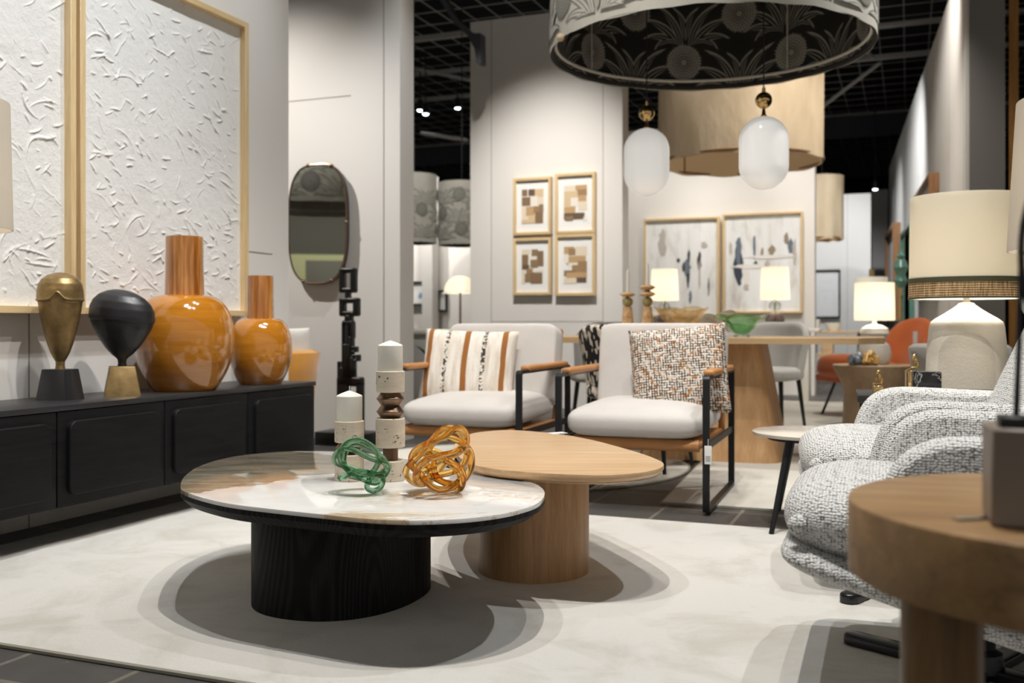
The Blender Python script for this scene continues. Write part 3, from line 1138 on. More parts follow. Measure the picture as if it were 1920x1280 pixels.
def plaster_panel(name, label, Yl, Yr, z0, z1):
    """deep oak tray frame with a thickly worked plaster panel; local x along the wall, -y out of it"""
    p0, p1 = Vector(lw(Yl) + (0,)), Vector(lw(Yr) + (0,))
    Wd = (p1 - p0).length
    Hh = z1 - z0
    mid = (p0 + p1) / 2
    t = thing(name, label, 'painting', (mid.x, mid.y, z0), RC, 'large plaster paintings on the left wall')
    dp, fw = 0.062, 0.030
    for s in (-1, 1):
        b = B(); b.box((s * (Wd / 2 - fw / 2), -dp / 2 - 0.004, Hh / 2), (fw, dp, Hh), 0.0015, 1)
        obj('frame_stile', b, 'oak_frame', t)
    for z in (fw / 2, Hh - fw / 2):
        b = B(); b.box((0, -dp / 2 - 0.004, z), (Wd - 2 * fw, dp, fw), 0.0015, 1)
        obj('frame_rail', b, 'oak_frame_h', t)
    # the plaster: a height field of palette-knife ridges
    pw, ph = Wd - 2 * fw, Hh - 2 * fw
    nx, nz = 340, 450
    X, Z = np.meshgrid(np.linspace(-pw / 2, pw / 2, nx), np.linspace(0, ph, nz), indexing='ij')
    h = np.zeros_like(X)
    for k in range(420):
        cx, cz = rng.uniform(-pw / 2, pw / 2), rng.uniform(0, ph)
        if abs(cx) > pw / 2 - 0.05 and rng.random() < 0.6:
            continue
        L = rng.uniform(0.02, 0.075) if rng.random() < 0.85 else rng.uniform(0.08, 0.17)
        a = rng.choice([0.6, -0.7, 0.1, 2.4]) + rng.normal(0, 0.35)
        amp = rng.uniform(0.002, 0.0065)
        wd = rng.uniform(0.003, 0.0075)
        bend = rng.normal(0, 4.0)
        ca, sa = math.cos(a), math.sin(a)
        x, z = X - cx, Z - cz
        u = x * ca + z * sa
        v = -x * sa + z * ca - bend * u * u
        e = np.clip(1 - (u / (L / 2)) ** 2, 0, 1) ** 0.6
        ridge = np.where(v > 0, np.exp(-(v / wd) ** 1.2 * 1.0), np.exp(-(np.abs(v) / (wd * 0.28)) ** 2))
        h += amp * e * ridge * (e > 0)
    for k in range(60):
        cx, cz = rng.uniform(-pw / 2, pw / 2), rng.uniform(0, ph)
        s1 = rng.uniform(0.03, 0.12)
        h += rng.uniform(-0.0025, 0.0025) * np.exp(-((X - cx) ** 2 + (Z - cz) ** 2) / s1 ** 2)
    h += rng.normal(0, 0.00025, h.shape)
    h = np.clip(h, -0.004, 0.016)
    Yc = -0.030 - h
    co = np.stack([X, Yc, Z + fw], -1).reshape(-1, 3)
    idx = np.arange(nx * nz).reshape(nx, nz)
    q = np.stack([idx[:-1, :-1], idx[1:, :-1], idx[1:, 1:], idx[:-1, 1:]], -1).reshape(-1, 4)
    # close the panel: rim and a back plate
    n0 = len(co)
    back = np.array([[-pw / 2, -0.005, fw], [pw / 2, -0.005, fw], [pw / 2, -0.005, fw + ph], [-pw / 2, -0.005, fw + ph]])
    co = np.concatenate([co, back])
    me = bpy.data.meshes.new('canvas')
    faces = q.tolist() + [[n0 + 3, n0 + 2, n0 + 1, n0]]
    me.from_pydata(co.tolist(), [], faces)
    me.polygons.foreach_set('use_smooth', [True] * len(me.polygons))
    me.materials.append(MT['plaster'])
    o = bpy.data.objects.new('canvas', me)
    COL.objects.link(o)
    o.parent = t
    return t


plaster_panel('plaster_painting', 'right-hand oak-framed white plaster painting, behind the orange vases', 4.225, 5.30, 0.868, 2.42)
plaster_panel('plaster_painting', 'left-hand oak-framed white plaster painting, behind the bronze head', 3.12, 4.205, 0.868, 2.42)

# ------------------------------------------------------------------ mirror, mustard chair, totem
m0 = at(603, 421, 7.28)
yw = 7.04 + 0.398 * (-0.792 - m0.x)       # the wall's face there
t = thing('wall_mirror', 'rounded mirror with a dark scalloped rim on the white wall', 'mirror', (m0.x - V.x * 0.02, yw - V.y * 0.02, m0.z), -TH)


def squircle(a, b_, p, n=72):
    o = []
    for i in range(n):
        k = 2 * math.pi * i / n
        o.append((a * math.copysign(abs(math.cos(k)) ** (2 / p), math.cos(k)), b_ * math.copysign(abs(math.sin(k)) ** (2 / p), math.sin(k))))
    return o


sq = squircle(0.245, 0.432, 3.0)
b = B(); b.prism(sq, 0.0, 0.035, mat=UPRIGHT)
obj('backing', b, 'gunmetal', t)
b = B(); b.prism(squircle(0.238, 0.425, 3.0), 0.0351, 0.039, mat=UPRIGHT)
obj('glass', b, 'mirror', t)
b = B(); b.tube([(x, -0.036, z) for x, z in sq], 0.008, 8, closed=True)
for i in (14, 20, 0, 50, 58):
    b.soft((0.03, 0.03, 0.03), (sq[i][0], -0.036, sq[i][1]), 2, n=8)
obj('rim', b, 'bronze_dark', t)

MC = Vector((-1.62, 6.36, 0))
ch = thing('tub_chair', 'mustard yellow tub chair behind the end of the left wall', 'chair', MC, R(150))
b = B()


def tub(rad, z0, z1, th, open_deg, flare=0.06):
    def fn(u, v):
        a = R(open_deg / 2) + (2 * math.pi - R(open_deg)) * u
        k = v * 4
        s0 = [(0, z0), (0, z1 - 0.02), (-th * 0.5, z1), (-th, z1 - 0.02), (-th, z0 + 0.05)]
        i = min(int(k), 3); f = k - i
        dr = s0[i][0] * (1 - f) + s0[i + 1][0] * f
        z = s0[i][1] * (1 - f) + s0[i + 1][1] * f
        r = rad + dr + flare * (z - z0) / (z1 - z0)
        return Vector((r * math.cos(a), r * math.sin(a), z))
    return fn


b.surf(tub(0.33, 0.12, 0.665, 0.07, 100), 60, 17)
obj('shell', b, 'mustard', ch, angle=70)
b = B(); b.soft((0.54, 0.54, 0.18), (0.04, 0, 0.33), 3)
obj('seat', b, 'mustard', ch)
for a in (45, 135, 225, 315):
    b = B(); b.tube([(0.25 * math.cos(R(a)), 0.25 * math.sin(R(a)), 0.26), (0.27 * math.cos(R(a)), 0.27 * math.sin(R(a)), 0)], [0.018, 0.012], 8)
    obj('leg', b, 'black_metal', ch)
b = B(); b.pillow(0.30, 0.30, 0.12, mat=Euler((R(-14), 0, R(35))).to_matrix().to_4x4())
p = at(540, 640, 6.25)
tag(obj('throw_pillow', b, 'pillow_white', loc=(p.x - 0.0, p.y + 0.05, 0.66)), 'white pillow leaning in the mustard tub chair', 'pillow')

TY = 6.86
tx = (652 - 960) / FPX * TY
tt = thing('totem_sculpture', 'tall black pierced totem standing before the mirror wall', 'sculpture', (tx, TY, 0), -TH)
sm = TY / FPX


def T(px, py):
    return ((px - 652) * sm * 1.04, H - (py - HY) * sm)


def bar(b, x0, y0, x1, y1, th=0.06, bev=0.014):
    a, c = T(x0, y0), T(x1, y1)
    b.box(((a[0] + c[0]) / 2, 0, (a[1] + c[1]) / 2), (abs(c[0] - a[0]), th, abs(a[1] - c[1])), bev, 3)


def ring(b, x0, y0, x1, y1, t_, th=0.06):
    bar(b, x0, y0, x1, y0 + t_, th); bar(b, x0, y1 - t_, x1, y1, th)
    bar(b, x0, y0 + 1, x0 + t_, y1 - 1, th); bar(b, x1 - t_, y0 + 1, x1, y1 - 1, th)


b = B()
ring(b, 637, 502, 670, 549, 10)
bar(b, 649, 545, 657, 562)
ring(b, 637, 558, 676, 593, 10.5)
bar(b, 648, 590, 662, 604)
bar(b, 643, 600, 665, 609); bar(b, 643, 604, 647, 690); bar(b, 651, 604, 658, 690); bar(b, 661, 604, 665, 634)
bar(b, 656, 630, 664, 690); bar(b, 643, 644, 664, 712); bar(b, 652, 668, 668, 712)
ring(b, 659, 649, 672, 660, 3.2, 0.05); ring(b, 660, 664, 677, 677, 4, 0.05)
ring(b, 633, 677, 647, 714, 4, 0.05)
bar(b, 632, 706, 684, 724); bar(b, 632, 712, 655, 818); bar(b, 672, 712, 684, 818); bar(b, 640, 800, 684, 818); bar(b, 636, 688, 668, 722)
obj('figure', b, 'totem', tt, angle=60)
zb = T(0, 812)[1]
b = B(); b.box((0.0, 0, zb / 2 + 0.004), (0.40, 0.22, zb + 0.02), 0.008)
obj('plinth', b, 'totem', tt)


# ------------------------------------------------------------------ coffee tables
def px_outline(pxs, z, n=140):
    w_ = [on(x, y, z) for x, y in pxs]
    c = sum(w_, Vector()) / len(w_)
    return c, smooth_outline([(p.x - c.x, p.y - c.y) for p in w_], n)


ZM = 0.36
c, o = px_outline([(338, 914), (346, 892), (379, 871), (433, 856.5), (487, 849.5), (541, 845.7), (609, 845.5), (665, 848), (725, 854), (800, 868), (860, 881), (905, 890), (955, 896), (992, 902), (1014, 912), (1022, 925), (1010, 942), (985, 952), (945, 962), (880, 970.5), (812, 974.5), (745, 975), (677, 971), (609, 964), (514, 954), (433, 944), (379, 932), (349, 922)], ZM)
mt = thing('coffee_table', 'low oval coffee table with a glossy marble top and black base', 'coffee table', (c.x, c.y, 0))
b = B(); b.prism(o, ZM - 0.011, ZM, 0.002)
obj('marble_top', b, 'marble', mt)
b = B(); b.prism(o, ZM - 0.024, ZM - 0.0112, low=1.0); b.prism([p * 0.997 for p in o], ZM - 0.047, ZM - 0.024, low=0.955)
obj('tabletop', b, 'black_ash', mt, angle=25)
b = B()
pc = Vector((-0.508, 3.01, 0)) - c
pts = [(pc.x + 0.243 * math.copysign(abs(math.cos(a)) ** 0.9, math.cos(a)) * math.cos(-TH) - 0.295 * math.copysign(abs(math.sin(a)) ** 0.9, math.sin(a)) * math.sin(-TH),
        pc.y + 0.243 * math.copysign(abs(math.cos(a)) ** 0.9, math.cos(a)) * math.sin(-TH) + 0.295 * math.copysign(abs(math.sin(a)) ** 0.9, math.sin(a)) * math.cos(-TH)) for a in [2 * math.pi * i / 96 for i in range(96)]]
b.prism(pts, RUGZ, ZM - 0.045)
obj('base', b, 'black_ash', mt, angle=25)

ZW = 0.39
c, o = px_outline([(862, 823), (885, 812), (925, 807), (962, 806), (1030, 811), (1100, 822), (1160, 837), (1210, 852), (1238, 863), (1245, 869), (1240, 876), (1215, 883), (1180, 887.5), (1130, 890), (1060, 888.5), (985, 884), (925, 878), (880, 868), (856, 851), (850, 836)], ZW)
wt = thing('coffee_table', 'taller pebble-shaped oak coffee table behind the marble one', 'coffee table', (c.x, c.y, 0))
b = B(); b.prism(o, ZW - 0.012, ZW, 0.003); b.prism(o, ZW - 0.026, ZW - 0.012, low=0.975); b.prism([p * 0.975 for p in o], ZW - 0.036, ZW - 0.026, low=0.93)
obj('tabletop', b, 'oak_top', wt, angle=25)
b = B()
b.prism(circle(0.183, 72, (0.072 - c.x, 3.305 - c.y), 1.05), RUGZ, ZW - 0.034)
obj('base', b, 'oak_col', wt, angle=25)
p = on(1045, 812, ZW)
b = B(); b.box((0, 0, 0.001), (0.07, 0.045, 0.002))
tag(obj('price_card', b, 'card', loc=(p.x, p.y, ZW), rotz=0.5, smooth=False), 'small white price card lying on the oak coffee table', 'card')

# ------------------------------------------------------------------ candle holders and candles
def disc(z, h, r, bev=0.002):
    return [(0, z), (r - bev, z), (r, z + bev), (r, z + h - bev), (r - bev, z + h), (0, z + h)]


def cone2(z, h, r0, r1):
    return [(0, z), (r0, z), (r1, z + h * 0.47), (r1, z + h * 0.53), (r0, z + h), (0, z + h)]


def holder(px, Y, label, stack):
    X = (px - 960) / FPX * Y
    t = thing('candle_holder', label, 'candle holder', (X, Y, ZM))
    z = 0.0
    for kind, h, r in stack:
        b = B()
        if kind == 's':
            b.lathe(disc(z, h, r), 48); obj('stone_drum', b, 'travertine', t)
        elif kind == 'm':
            b.lathe(disc(z, h, r, 0.001), 40); obj('metal_collar', b, 'bronze_dark', t)
        else:
            b.lathe(cone2(z, h, r * 0.68, r), 48); obj('metal_ring', b, 'bronze_dark', t, angle=20)
        z += h
    return X, ZM + z


def candle(X, Y, z, label, r, h, tip, curl):
    t = thing('pillar_candle', label, 'candle', (X, Y, z))
    b = B(); b.lathe([(0, 0), (r - 0.001, 0), (r, 0.002), (r, h - 0.003), (r - 0.003, h), (r * 0.5, h + tip * 0.55), (0.003, h + tip), (0, h + tip)], 48)
    obj('wax', b, 'wax', t)
    b = B(); b.tube([(0, 0, h + tip - 0.002), (0.0003, 0, h + tip + 0.004), (-0.002 * curl, 0, h + tip + 0.009), (0.001, 0, h + tip + 0.014)], 0.0011, 6)
    obj('wick', b, 'wick', t)


YC = 2.965
X, z = holder(732, YC, 'tall travertine and bronze candle holder on the marble table', (('s', 0.060, 0.0425), ('m', 0.039, 0.0225), ('s', 0.086, 0.0435), ('c', 0.0385, 0.041), ('c', 0.0385, 0.041), ('s', 0.063, 0.0425)))
candle(X, YC, z, 'white pillar candle on the tall travertine holder', 0.037, 0.078, 0.012, 1)
X, z = holder(655, YC, 'short travertine and bronze candle holder beside the tall one', (('s', 0.078, 0.0435), ('c', 0.036, 0.041), ('s', 0.063, 0.0435)))
candle(X, YC, z, 'cream pillar candle on the short travertine holder', 0.0385, 0.076, 0.013, 0)


# ------------------------------------------------------------------ blown glass knots
def knot(px, Y, diam, r, label, mat, rings, group):
    """a coil of glass rods: loops given by radius share, centre offset, and the way each loop faces"""
    Rr = diam / 2 - r
    t = thing('glass_knot', label, 'glass ornament', ((px - 960) / FPX * Y, Y, ZM), 0, group)
    loops = []
    for k, (share, off, tilt, lean, sq_) in enumerate(rings):
        # a loop starts facing the viewer, is leaned back and then rolled
        m = Matrix.Rotation(R(lean), 3, 'Y') @ Matrix.Rotation(R(tilt), 3, 'X')
        pts = []
        for i in range(64):
            a = 2 * math.pi * i / 64
            p = Vector((math.cos(a), 0.10 * math.sin(3 * a + k), math.sin(a) * sq_)) * Rr * share
            pts.append(m @ p + Vector(off) * Rr)
        loops.append(pts)
    lo = min(p.z for l_ in loops for p in l_)
    b = B()
    for l_ in loops:
        b.tube([p + Vector((0, 0, -lo + r + 0.0005)) for p in l_], r, 14, closed=True)
    obj('glass_coil', b, mat, t, angle=80)
    return t


# share of the radius, centre, tilt back, roll, squash
knot(678, 2.735, 0.166, 0.0076, 'smaller green glass knot on the marble table', 'green_glass',
     ((0.70, (-0.02, -0.45, 0.28), 12, 30, 0.95), (1.0, (0, 0, 0.0), 58, 14, 1.0), (0.84, (0.10, 0.2, -0.02), -58, 40, 1.0), (0.80, (0.0, 0.05, -0.42), 78, -6, 0.9), (0.34, (0.52, -0.2, -0.66), 25, -50, 0.8)), 'glass knots on the marble table')
knot(821, 2.735, 0.210, 0.0092, 'larger amber glass knot on the marble table', 'amber_glass',
     ((0.98, (-0.08, 0.1, 0.05), 62, -48, 1.0), (0.88, (0.06, -0.2, 0.26), 62, -36, 1.0), (0.84, (0.14, -0.35, -0.14), 66, -30, 1.0), (0.70, (0.30, 0.25, -0.1), 20, 70, 1.0), (0.55, (0.30, 0.0, -0.42), 50, 50, 1.0), (0.72, (-0.05, 0.2, -0.36), -62, 28, 1.0)), 'glass knots on the marble table')


# ------------------------------------------------------------------ steel and leather armchairs
def armchair(loc, rotz, label, group):
    t = thing('steel_armchair', label, 'armchair', loc, rotz, group)
    W_, D_, Z_ = 0.695, 0.82, 0.592
    bw, bt = 0.030, 0.016
    for s in (-1, 1):
        x = s * (W_ / 2 - bw / 2)
        b = B()
        out = rrect(D_, Z_, 0.022, 4)
        inn = rrect(D_ - 2 * bt, Z_ - 2 * bt, 0.010, 4)
        bm = bmesh.new()
        rings = []
        for pl, xx in ((out, -bw / 2), (out, bw / 2), (inn, bw / 2), (inn, -bw / 2)):
            rings.append([bm.verts.new((x + xx, D_ / 2 + p[0], Z_ / 2 + p[1])) for p in pl])
        for i in range(4):
            a, c_ = rings[i], rings[(i + 1) % 4]
            for j in range(len(out)):
                k = (j + 1) % len(out)
                bm.faces.new((a[j], a[k], c_[k], c_[j]))
        bmesh.ops.recalc_face_normals(bm, faces=bm.faces[:])
        b._take(bm)
        b.box((x, D_ / 2, 0.285), (0.014, D_ - 0.03, 0.032), 0.002, 1)
        obj('side_frame', b, 'black_metal', t, angle=30)
        b = B(); b.box((x - s * 0.006, D_ / 2 + 0.03, Z_ + 0.006), (0.052, D_ - 0.16, 0.030), 0.012, 3)
        obj('armrest', b, 'leather', t)
    # leather sling seat with a rolled front, and the back uprights
    b = B()
    b.box((0, 0.37, 0.286), (W_ - 0.075, 0.66, 0.03), 0.01, 2)
    b.tube([(-W_ / 2 + 0.05, 0.045, 0.283), (W_ / 2 - 0.05, 0.045, 0.283)], 0.026, 14)
    obj('seat_sling', b, 'leather', t)
    b = B()
    for s in (-1, 1):
        b.box((s * (W_ / 2 - 0.048), 0.735, 0.53), (0.028, 0.045, 0.52), 0.008, 2, rot=(R(-10), 0, 0))
    b.box((0, 0.782, 0.765), (W_ - 0.07, 0.03, 0.05), 0.01, 2, rot=(R(-10), 0, 0))
    obj('back_frame', b, 'leather', t)
    b = B(); b.soft((W_ - 0.065, 0.70, 0.155), (0, 0.335, 0.378), 7, rot=(R(1.5), 0, 0), n=26, pz=3.2, crown=0.15)
    obj('seat_cushion', b, 'cushion', t, angle=80)
    b = B(); b.soft((W_ - 0.065, 0.15, 0.44), (0.012, 0.655, 0.595), 13, rot=(R(-11), 0, 0), n=36, pz=11)
    obj('back_cushion', b, 'cushion', t, angle=80)
    return t


ANG = R(-20)
ux, uy = Vector((math.cos(ANG), math.sin(ANG), 0)), Vector((-math.sin(ANG), math.cos(ANG), 0))


def chair_origin(front_right):
    return Vector(front_right) - ux * (0.695 / 2)


oR = chair_origin((0.848, 4.275, 0))
chR = armchair((oR.x, oR.y, 0.011), ANG, 'right pale armchair of leather and black steel, holding the tweed pillow', 'steel armchairs')
oL = chair_origin((0.045, 4.76, 0))
chL = copy_thing(chR, (oL.x, oL.y, 0.011), ANG, 'left pale armchair of leather and black steel, holding the striped pillow')
# the price tag on the right chair's leg
p = at(1328, 850, 4.255)
t = thing('price_tag', 'white barcode tag hanging on the right armchair leg', 'tag', p, ANG)
b = B(); b.box((0, -0.006, -0.006), (0.03, 0.002, 0.078), 0.0008, 1); tc_ = obj('card', b, 'card', t)
b = B()
for k in range(7):
    b.box((-0.009 + k * 0.003, -0.0074, -0.022), (0.0014 if k % 2 else 0.0008, 0.0006, 0.026))
obj('barcode', b, 'ink', tc_, smooth=False)
b = B(); b.tube([(0, -0.004, 0.03), (0, -0.002, 0.05), (0, 0.0, 0.062)], 0.001, 5); obj('string', b, 'card', t)

# pillows
pp = oL + ux * (-0.11) + uy * 0.44
b = B(); b.pillow(0.52, 0.41, 0.15)
o = obj('throw_pillow', b, 'stripes', loc=(pp.x, pp.y, 0.600), angle=80)
o.rotation_euler = (R(-16), R(2), ANG + R(8))
tag(o, 'cream pillow with tan and black stripes in the left armchair', 'pillow', 'pillows in the steel armchairs')
pp = oR + ux * 0.14 + uy * 0.41
b = B(); b.pillow(0.465, 0.44, 0.17)
o = obj('throw_pillow', b, 'tweed', loc=(pp.x, pp.y, 0.605), angle=80)
o.rotation_euler = (R(-17), R(-5), ANG + R(6))
tag(o, 'black, cream and orange tweed pillow in the right armchair', 'pillow', 'pillows in the steel armchairs')

# ------------------------------------------------------------------ dining table and what stands on it
DT = Vector((1.13, 6.36, 0.011))
dt = thing('dining_table', 'long pale oak dining table on a tapering pedestal', 'dining table', DT, R(-20))
b = B()
hw, hd, ch_ = 1.17, 0.52, 0.14
b.prism([(-hw, -hd + ch_ * 2), (-hw + ch_, -hd), (hw - ch_, -hd), (hw, -hd + ch_ * 2), (hw, hd - ch_ * 2), (hw - ch_, hd), (-hw + ch_, hd), (-hw, hd - ch_ * 2)], 0.703, 0.739, 0.003)
obj('tabletop', b, 'oak_dining', dt, angle=20)
b = B()
b.prism([(x + 0.17, y) for x, y in rrect(0.60, 0.54, 0.08)], 0.0, 0.704, low=1.42)
obj('pedestal', b, 'oak_ped', dt, angle=20)
ZD = 0.750


def candlestick(px, Y, label, kind, has):
    X = (px - 960) / FPX * Y
    t = thing('candlestick', label, 'candlestick', (X, Y, ZD), 0, 'onyx candlesticks on the dining table')
    b = B()
    b.lathe([(0, 0), (0.046, 0), (0.048, 0.01), (0.029, 0.175), (0.028, 0.19), (0, 0.19)], 28)
    obj('stem', b, 'onyx', t)
    b = B(); b.soft((0.068, 0.068, 0.066), (0, 0, 0.222), 2, n=14); obj('ball', b, 'onyx_green', t)
    z = 0.253
    for k in range(kind):
        b = B(); b.lathe([(0, z), (0.03, z + 0.003), (0.054, z + 0.018), (0.03, z + 0.031), (0, z + 0.033)], 32); obj('disc', b, 'onyx', t)
        z += 0.043
        if k < kind - 1:
            b = B(); b.lathe(disc(z - 0.012, 0.014, 0.018, 0.001), 20); obj('collar', b, 'bronze_dark', t)
    z -= 0.012
    c_ = thing('taper_candle', has, 'candle', (X, Y, ZD + z), 0, 'white taper candles')
    b = B(); b.lathe([(0, 0), (0.010, 0), (0.0095, 0.125), (0.004, 0.145), (0, 0.15)], 20)
    obj('wax', b, 'wax', c_)
    b = B(); b.tube([(0, 0, 0.148), (0, 0, 0.157)], 0.001, 5); obj('wick', b, 'wick', c_)


candlestick(1177, 6.42, 'shorter onyx candlestick with one disc, left on the dining table', 1, 'white taper candle in the one-disc candlestick')
candlestick(1214, 6.36, 'taller onyx candlestick with two discs, by the amber bowl', 2, 'white taper candle in the two-disc candlestick')


def bowl(px, Y, label, mat, prof, wav, nm):
    X = (px - 960) / FPX * Y
    t = thing('glass_bowl', label, 'bowl', (X, Y, ZD), 0.4, 'wavy glass bowls on the dining table')
    th = 0.006

    def mk(off):
        def fn(u, v):
            a = 2 * math.pi * u
            k = v * (len(prof) - 1)
            i = min(int(k), len(prof) - 2); f = k - i
            r = prof[i][0] * (1 - f) + prof[i + 1][0] * f
            z = prof[i][1] * (1 - f) + prof[i + 1][1] * f
            g = v ** 2
            r = max(0.0, r - off) * (1 + 0.10 * g * math.sin(a * wav + 1))
            return Vector((r * math.cos(a), r * math.sin(a) * 0.85, z + off * 0.6 + 0.012 * g * math.sin(a * wav * 1.0 + 2)))
        return fn
    outer, inner = mk(0), mk(th)
    b = B()
    b.surf(outer, 64, 24, wrap_u=True, recalc=False)
    b.surf(lambda u, v: inner(u, 1 - v), 64, 24, wrap_u=True, recalc=False)
    b.surf(lambda u, v: outer(u, 1).lerp(inner(u, 1), v), 64, 2, wrap_u=True, recalc=False)
    bmesh.ops.remove_doubles(b.bm, verts=b.bm.verts[:], dist=1e-5)
    bmesh.ops.recalc_face_normals(b.bm, faces=b.bm.faces[:])
    obj('bowl', b, mat, t, angle=80)
    b = B(); b.lathe([(0, 0.0), (0.045, 0.0), (0.05, 0.012), (0.03, 0.02), (0, 0.02)], 32)
    obj('foot', b, 'clear_glass', t)


bowl(1391, 5.98, 'green wavy glass bowl at the middle of the dining table', 'green_bowl', [(0.0, 0.019), (0.045, 0.022), (0.075, 0.05), (0.10, 0.085), (0.13, 0.112), (0.162, 0.125)], 3, 'g')
bowl(1278, 6.22, 'pale amber wavy glass bowl on the dining table', 'amber_bowl', [(0.0, 0.019), (0.05, 0.022), (0.09, 0.045), (0.12, 0.10), (0.155, 0.14), (0.182, 0.172)], 4, 'a')
# white folded ornament behind the bowls
b = B()
X0 = (1345 - 960) / FPX * 6.5
for k, (dx, dz, ry) in enumerate(((0, 0.03, 0.5), (0.05, 0.09, -0.6), (-0.05, 0.06, 0.1), (-0.12, 0.03, -0.2))):
    b.tube([(dx + 0.055 * math.cos(a + ry), 0.05 * math.sin(a) * math.sin(ry), dz + 0.03 + 0.045 * math.sin(a) * math.cos(ry)) for a in [2 * math.pi * i / 24 for i in range(24)]], 0.016, 10, closed=True)
tag(obj('ceramic_chain', b, 'white_ceramic', loc=(X0, 6.5, ZD + 0.0), angle=80), 'white ceramic chain lying between the two glass bowls', 'ornament')


# ------------------------------------------------------------------ dining chairs
def shell_chair(loc, rotz, label, cloth, legm, cat='chair', wing=0.0, w_=0.50, ht=0.82, group=None, name='dining_chair'):
    """upholstered chair; it faces local -y"""
    t = thing(name, label, cat, loc, rotz, group)
    b = B(); b.soft((w_, 0.50, 0.11), (0, -0.02, 0.435), 4)
    obj('seat', b, cloth, t, angle=80)

    def back(off):
        def fn(u, v):
            a = R(-80 - wing) + R(160 + 2 * wing) * u
            z = 0.40 + (ht - 0.40) * v
            r = (w_ / 2 + 0.02 + 0.03 * v) - off
            edge = (abs(u - 0.5) * 2) ** 4
            top = z - edge * (ht - 0.50) * 0.45 * v
            return Vector((r * math.sin(a), (r * math.cos(a)) * 0.85 + 0.0 + 0.06 * v, top))
        return fn
    b = B()
    o_, i_ = back(0), back(0.055)
    b.surf(o_, 40, 16, recalc=False)
    b.surf(lambda u, v: i_(u, 1 - v), 40, 16, recalc=False)
    b.surf(lambda u, v: o_(u, 1).lerp(i_(u, 1), v) + Vector((0, 0, 0.018 * math.sin(math.pi * v))), 40, 5, recalc=False)
    b.surf(lambda u, v: o_(0, u).lerp(i_(0, u), v), 16, 3, recalc=False)
    b.surf(lambda u, v: o_(1, u).lerp(i_(1, u), v), 16, 3, recalc=False)
    b.surf(lambda u, v: o_(u, 0).lerp(i_(u, 0), v), 40, 2, recalc=False)
    bmesh.ops.remove_doubles(b.bm, verts=b.bm.verts[:], dist=1e-4)
    bmesh.ops.recalc_face_normals(b.bm, faces=b.bm.faces[:])
    obj('backrest', b, cloth, t, angle=80)
    for sx_, sy_ in ((-1, -1), (1, -1), (1, 1), (-1, 1)):
        b = B(); b.tube([(sx_ * w_ * 0.36, sy_ * 0.17, 0.40), (sx_ * w_ * 0.43, sy_ * 0.22, 0.0)], [0.019, 0.011], 10)
        obj('leg', b, legm, t)
    return t


shell_chair((0.73, 5.72, 0.011), R(150), 'black and cream patterned wing chair behind the right armchair', 'brush', 'black_metal', wing=8, w_=0.56, ht=0.80)
g1 = shell_chair((1.98, 7.72, 0.011), R(-38), 'light grey dining chair right of the table pedestal', 'grey_chair', 'black_metal', group='grey dining chairs')
copy_thing(g1, (0.72, 7.55, 0.011), R(-20), 'light grey dining chair seen below the table between the armchairs', 'grey dining chairs')

# ------------------------------------------------------------------ framed pictures
def wall_frame(c, rotz, wd, ht, fw, dp, label, frame_mats, name='framed_picture', group=None, cat='picture', mount=0.0, backm='mat_white'):
    """frame with local x across, -y out of the wall; returns the thing"""
    t = thing(name, label, cat, c, rotz, group)
    for s in (-1, 1):
        b = B(); b.box((s * (wd / 2 - fw / 2), -dp / 2, 0), (fw, dp, ht), 0.002, 1); obj('frame_stile', b, frame_mats[0], t)
        b = B(); b.box((0, -dp / 2, s * (ht / 2 - fw / 2)), (wd - 2 * fw, dp, fw), 0.002, 1); obj('frame_rail', b, frame_mats[1], t)
    b = B(); b.box((0, -dp * 0.3, 0), (wd - 2 * fw, dp * 0.3, ht - 2 * fw)); obj('mount', b, backm, t, smooth=False)
    return t, -dp * 0.46


def wall_pt(p0, d, s, z, off=0.0, n=None):
    return Vector((p0.x + d.x * s, p0.y + d.y * s, z))


prints = [
    [(0, .8, .26, 1, 1), (.3, .8, .6, 1, 0), (.6, .75, 1, 1, 4), (0, .52, .4, .78, 1), (.4, .5, .72, .8, 6), (.72, .5, 1, .76, 5), (0, .1, .3, .5, 5), (.2, .22, .6, .5, 3), (.55, .3, .8, .5, 2), (.62, .0, .98, .34, 1), (.3, .0, .62, .24, 4), (.8, .3, 1, .55, 7), (.0, .0, .3, .12, 4)],
    [(0, .84, .5, 1, 5), (.5, .86, 1, 1, 3), (.55, .7, 1, .88, 2), (0, .55, .6, .84, 4), (.6, .55, .98, .72, 3), (.3, .42, .62, .66, 6), (.62, .3, 1, .55, 5), (0, .24, .5, .42, 3), (0, .06, .9, .24, 0), (.05, .02, .4, .16, 7), (0, .4, .3, .55, 4), (.85, .0, 1, .12, 6)],
    [(0, .85, .4, 1, 5), (.45, .8, .75, 1, 7), (.7, .5, 1, .95, 1), (0, .45, .3, .85, 1), (.3, .5, .7, .8, 6), (.4, .46, .75, .7, 7), (0, .42, .35, .55, 0), (.2, .2, .55, .44, 2), (.5, .34, 1, .42, 6), (.12, .05, .5, .3, 7), (.4, .0, .95, .32, 1), (0, .0, .14, .4, 5)],
    [(0, .8, .45, 1, 3), (.2, .76, .5, .95, 2), (.5, .75, 1, 1, 5), (.1, .5, .95, .74, 3), (.0, .56, .2, .8, 6), (.2, .42, .6, .56, 6), (.35, .3, 1, .5, 2), (0, .2, .5, .36, 7), (.1, .14, 1, .3, 3), (.5, .02, .98, .16, 0), (0, .0, .55, .15, 5), (.6, .5, 1, .6, 2)],
]
labels = ['brown and beige patchwork print, upper left of the four on the picture wall', 'sandy patchwork print with a dark lower band, upper right of the four', 'grey-brown patchwork print, lower left of the four', 'golden brown patchwork print, lower right of the four']
dP = U
nP = Vector((-V.x, -V.y, 0))
